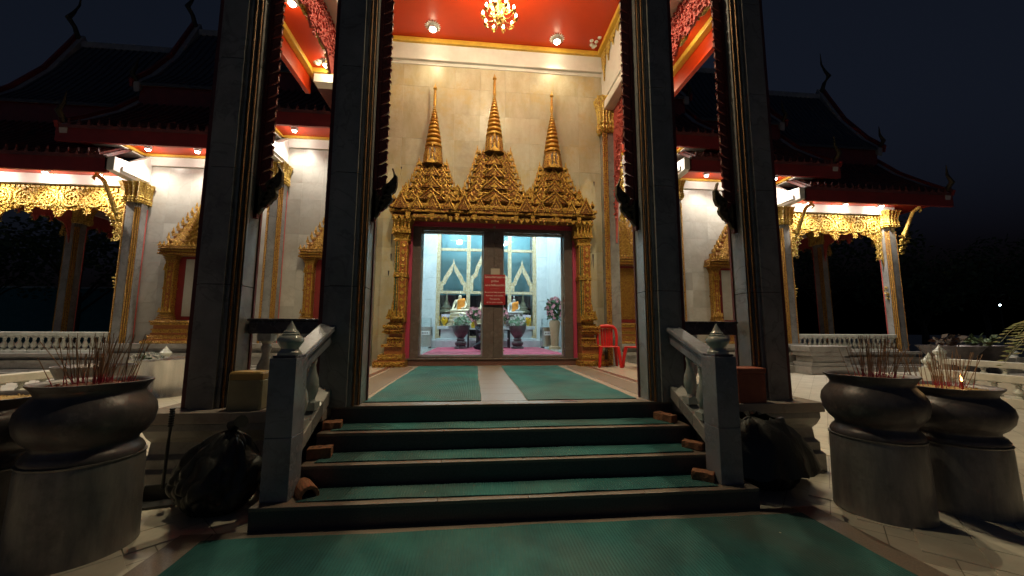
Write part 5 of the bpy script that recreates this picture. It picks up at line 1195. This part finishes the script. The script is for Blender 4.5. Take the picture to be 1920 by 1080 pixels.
arc = [(.075*math.cos(R(a)), .075*math.sin(R(a))*1.15) for a in range(0, 181, 20)]; inn = [(.048*math.cos(R(a)), .048*math.sin(R(a))*1.2) for a in range(180, -1, -20)]
MB().prism(arc+inn, -.11, .11, 'y').build('arched_body', M_BRICK, t, bevel=.004)
brick(-1.655, .50, 2*RI, R(8), .19, .10, .085, 'worn brick with pale top on the middle carpeted step, dustpan side')
brick(-1.665, .80, 3*RI, R(10), .16, .13, .06, 'dark flat brick on the highest carpeted step, dustpan side', False)
brick(1.585, .82, 3*RI, R(-66), .22, .10, .068, 'long orange brick on the highest carpeted step, red chairs side')
brick(1.665, .465, 2*RI, R(-48), .18, .09, .06, 'small brick tucked under the sloping rail on the middle carpeted step', False)
brick(1.575, .185, RI, R(-38), .17, .10, .07, 'chipped pale brick on the lowest step by the newel post', False)
# red plastic chairs
def chair(x, y, rz, label):
    c = thing('plastic_chair', label, 'chair', (x, y, TZ+.0005), rz, 'red plastic chairs')
    MB().lathe([(.20, .405), (.215, .42), (.21, .43), (.18, .425)], sq=[(.95, -.9), (1, .6), (.85, .95), (-.85, .95), (-1, .6), (-.95, -.9)]).build('seat', M_CHAIR, c, bevel=.012)
    for q in (-1, 1):
        MB().tube([(q*.17, -.17, .41), (q*.20, -.205, .2), (q*.215, -.225, 0)], [.038, .033, .028], 8).build('front_leg', M_CHAIR, c, 60); MB().tube([(q*.17, .17, .41), (q*.19, .215, .2), (q*.205, .245, 0)], [.038, .033, .028], 8).build('rear_leg', M_CHAIR, c, 60)
    MB().tube([(-.19, .16, .42), (-.205, .19, .62), (-.19, .215, .78), (-.13, .225, .84), (0, .23, .855), (.13, .225, .84), (.19, .215, .78), (.205, .19, .62), (.19, .16, .42)], [.028, .03, .034, .04, .045, .04, .034, .03, .028], 8).build('back_frame', M_CHAIR, c, 60)
    for xx in (-.10, -.05, 0, .05, .10): MB().prism([(xx-.021, .42), (xx+.021, .42), (xx*1.1+.022, .82), (xx*1.1-.022, .82)], .185, .20, 'y').build('back_slat', M_CHAIR, c).rotation_euler = (R(-5), 0, 0)
    return c
chair(2.47, 4.88, R(-12), 'red plastic chair standing nearer the gold door column'); chair(2.98, 4.55, R(-68), 'red plastic chair beside the other one, its seat turned towards the doors')

# ================================================================ courtyard furniture
dr = thing('steel_drum', 'shiny stainless steel drum standing behind the outer porch column', 'drum', (-7.15, 6.2, 0)); MB().lathe([(.56, 0), (.56, .02), (.55, .05), (.55, .74), (.57, .76), (.57, .79), (.52, .80)], n=48).build('barrel', M_STEEL, dr, 50); MB().lathe([(.03, 0), (.02, .05)], (0, 0, .79), 10).build('lid_knob', M_STEEL, dr)
m = thing('flower_garland', 'white flower garlands heaped on the steel drum', 'flowers', (-7.3, 6.0, .79)); blossoms(m, 'blossoms', M_PETW, (0, 0, .06), .22, 40, .05, 31, .3); foliage(m, 'leaves', M_LEAF, (0, 0, .05), .2, 40, .08, 32, .3)
ur = thing('bronze_urn', 'wide dark bronze urn standing before the steel drum', 'urn', (-6.9, 4.4, 0)); MB().lathe([(.3, 0), (.3, .1), (.2, .2), (.25, .35), (.42, .55), (.5, .74), (.52, .80), (.49, .80), (.40, .68)], n=32).build('bowl', M_BRONZE, ur, 50); MB().lathe([(.48, .72), (.0, .76)], n=20).build('sand', M_SAND, ur)
lb = baluster_mesh(.30, .08, M_CERAM2, n=10)
def low_balustrade(x0, y0, x1, y1, zt, label, posts, n, pf=None):
    b = thing('low_balustrade', label, 'balustrade', (x0, y0, 0), math.atan2(y1-y0, x1-x0)); L = math.hypot(x1-x0, y1-y0)
    MB().box(0, -.12, zt-.14, L, .12, zt).build('rail', M_CONC, b, bevel=.012); MB().box(0, -.13, 0, L, .13, zt-.43).build('foot_wall', M_CONC, b, bevel=.01)
    for k in range(n): inst(lb, 'baluster', b, (L*(k+.5)/n, 0, zt-.435))
    for p in posts:
        MB().box(p-.13, -.135, 0, p+.13, .135, zt+.02).build('post', M_CONC, b, bevel=.01); MB().lathe([(r*1.45, z*1.25) for r, z in FIN], (p, 0, zt+.02), 16).build('finial', M_CERAM2, b, 40)
low_balustrade(-8.5, 2.6, -8.5, 8.2, .63, 'low white balustrade running past the steel drum towards the wing', [.1, 5.5], 16)
low_balustrade(10.0, 4.95, 10.0, -.5, .60, 'low white balustrade behind the pots, its end post topped by a bud finial', [.13], 16)
low_balustrade(12.0, 6.2, 12.0, 0, .74, 'low white balustrade between the bud-topped rail and the far planters', [.13], 16)
low_balustrade(15.9, 9.0, 25, 9.0, .54, 'farthest low white balustrade with bud finials before the dark trees', [.7, 3.1, 5.6, 8], 26)
for k, (px, y, lab) in enumerate(((1782, 8.0, 'wide dark stone planter beyond the balustrades, beside the end porch'), (1842, 8.2, 'wide dark stone planter with reeds beyond the balustrades'))):
    p = at(px, 660, y); q = thing('stone_planter', lab, 'planter', (p.x, y, 0)); MB().lathe([(.35, 0), (.35, .1), (.3, .3), (.5, .6), (.75, .95), (.8, 1.0), (.72, 1.0), (.6, .85)], n=24).build('basin', M_BRONZE, q, 50)
    MB().lathe([(.7, .93), (0, .96)], n=16).build('soil', M_SAND, q); foliage(q, 'plants', M_DARKL if k else M_BARK, (0, 0, 1.12), .4, 60, .2, 40+k, .5)
# potted palm at the edge of the court
p = at(2000, 640, 3.2); pm = thing('potted_palm', 'potted palm with pale lit fronds at the edge of the court', 'palm', (p.x, 3.2, 0))
MB().lathe([(.22, 0), (.3, .4), (.33, .42), (.28, .42)], n=20).build('pot', M_CLAY, pm, 40); MB().tube([(0, 0, .35), (.03, 0, .9), (.05, 0, 1.5)], [.09, .07, .05], 8).build('trunk', M_BARK, pm, 60)
rnd = random.Random(8)
for k in range(15):
    a = 6.28*k/15+rnd.uniform(-.15, .15); c, s_ = math.cos(a), math.sin(a); up = rnd.uniform(.2, 1.0); L = rnd.uniform(.75, 1.0); fr_ = MB(); sp = []
    for j in range(9): t_ = j/8; sp.append(Vector((.05+c*L*t_, s_*L*t_, 1.5+up*t_-(.9+up*.3)*t_*t_)))
    fr_.tube(sp, [.010*(1-.7*j/8) for j in range(9)], 4)
    for j in range(1, 9):
        for q in (-1, 1):
            for o_ in (0, .5):
                b0 = sp[j].lerp(sp[j-1], o_); d = Vector((-s_*q, c*q, -.25))*.24*(1.15-j/9)+Vector((c, s_, 0))*.10; fr_.add([b0, b0+d*.5+Vector((0, 0, .018)), b0+d, b0+d*.5-Vector((0, 0, .012))], [(0, 1, 2, 3)])
    fr_.build('frond', M_PALM, pm)

# ================================================================ trees and back wall in the dark
def tree(x, y, hgt, cr, label, seed, n=2600, leaf=.34, m=M_DARKL, trunk=.22):
    rnd = random.Random(seed); t = thing('shade_tree', label, 'tree', (x, y, 0), group='trees round the temple court'); th = hgt*.42
    tr_ = MB(); tr_.tube([(0, 0, 0), (.1, 0, th*.5), (-.05, .1, th)], [trunk, trunk*.8, trunk*.6], 10); lim = []
    for k in range(8):
        a = 6.28*k/8+rnd.uniform(-.3, .3); e = Vector((math.cos(a)*cr*rnd.uniform(.45, .8), math.sin(a)*cr*rnd.uniform(.45, .8), th+(hgt-th)*rnd.uniform(.25, .85))); b0 = Vector((0, 0, th*rnd.uniform(.6, 1)))
        tr_.tube([b0, b0.lerp(e, .5)+Vector((0, 0, .3)), e], [trunk*.4, trunk*.25, .03], 6); lim.append(e)
    tr_.build('trunk', M_BARK, t, 60); cl = MB()
    cs = [(e, rnd.uniform(.28, .45)*cr) for e in lim]+[(Vector((rnd.gauss(0, .35)*cr, rnd.gauss(0, .35)*cr, th+(hgt-th)*rnd.uniform(.2, .95))), rnd.uniform(.25, .42)*cr) for _ in range(12)]
    for k in range(n):
        c, r = rnd.choice(cs); d = Vector((rnd.gauss(0, 1), rnd.gauss(0, 1), rnd.gauss(0, 1))).normalized(); p = c+d*r*rnd.uniform(.55, 1.05)
        u = Vector((rnd.gauss(0, 1), rnd.gauss(0, 1), rnd.gauss(0, .6))).normalized(); w_ = u.cross(d).normalized(); s_ = leaf*rnd.uniform(.6, 1.3)
        cl.add([p-u*s_*.5, p+w_*s_*.28, p+u*s_*.5, p-w_*s_*.28], [(0, 1, 2, 3)])
    cl.build('crown', m, t); return t
for px, y, h_, cr, lab, sd in ((140, 24, 9, 4.2, 'dark tree seen through the gilded end porch, steel drum side', 1), (-40, 27, 8, 3.6, 'dark tree beyond the end column, steel drum side', 2), (1545, 24, 9, 4.4, 'dark tree seen through the gilded end porch, distant palm side', 3),
                               (1730, 20, 6, 3.0, 'tree with faintly lit leaves just past the end porch', 4), (1850, 26, 9, 5, 'broad dark tree behind the street lamp', 5), (1990, 22, 8, 4.5, 'dark tree behind the potted palm', 6)):
    p = at(px, 600, y); tree(p.x, y, h_, cr, lab, sd)
p = at(60, 600, 34)
bw = thing('boundary_wall', 'teal painted boundary wall far behind the end porch', 'wall', (-42, 36, 0)); MB().box(-22, 0, 0, 22, .3, 5.0).build('panel', M_TEALW, bw); MB().box(-22, -.05, 5.0, 22, .35, 5.15).build('coping', M_CONC, bw)
bw.location = (p.x, 34, 0)
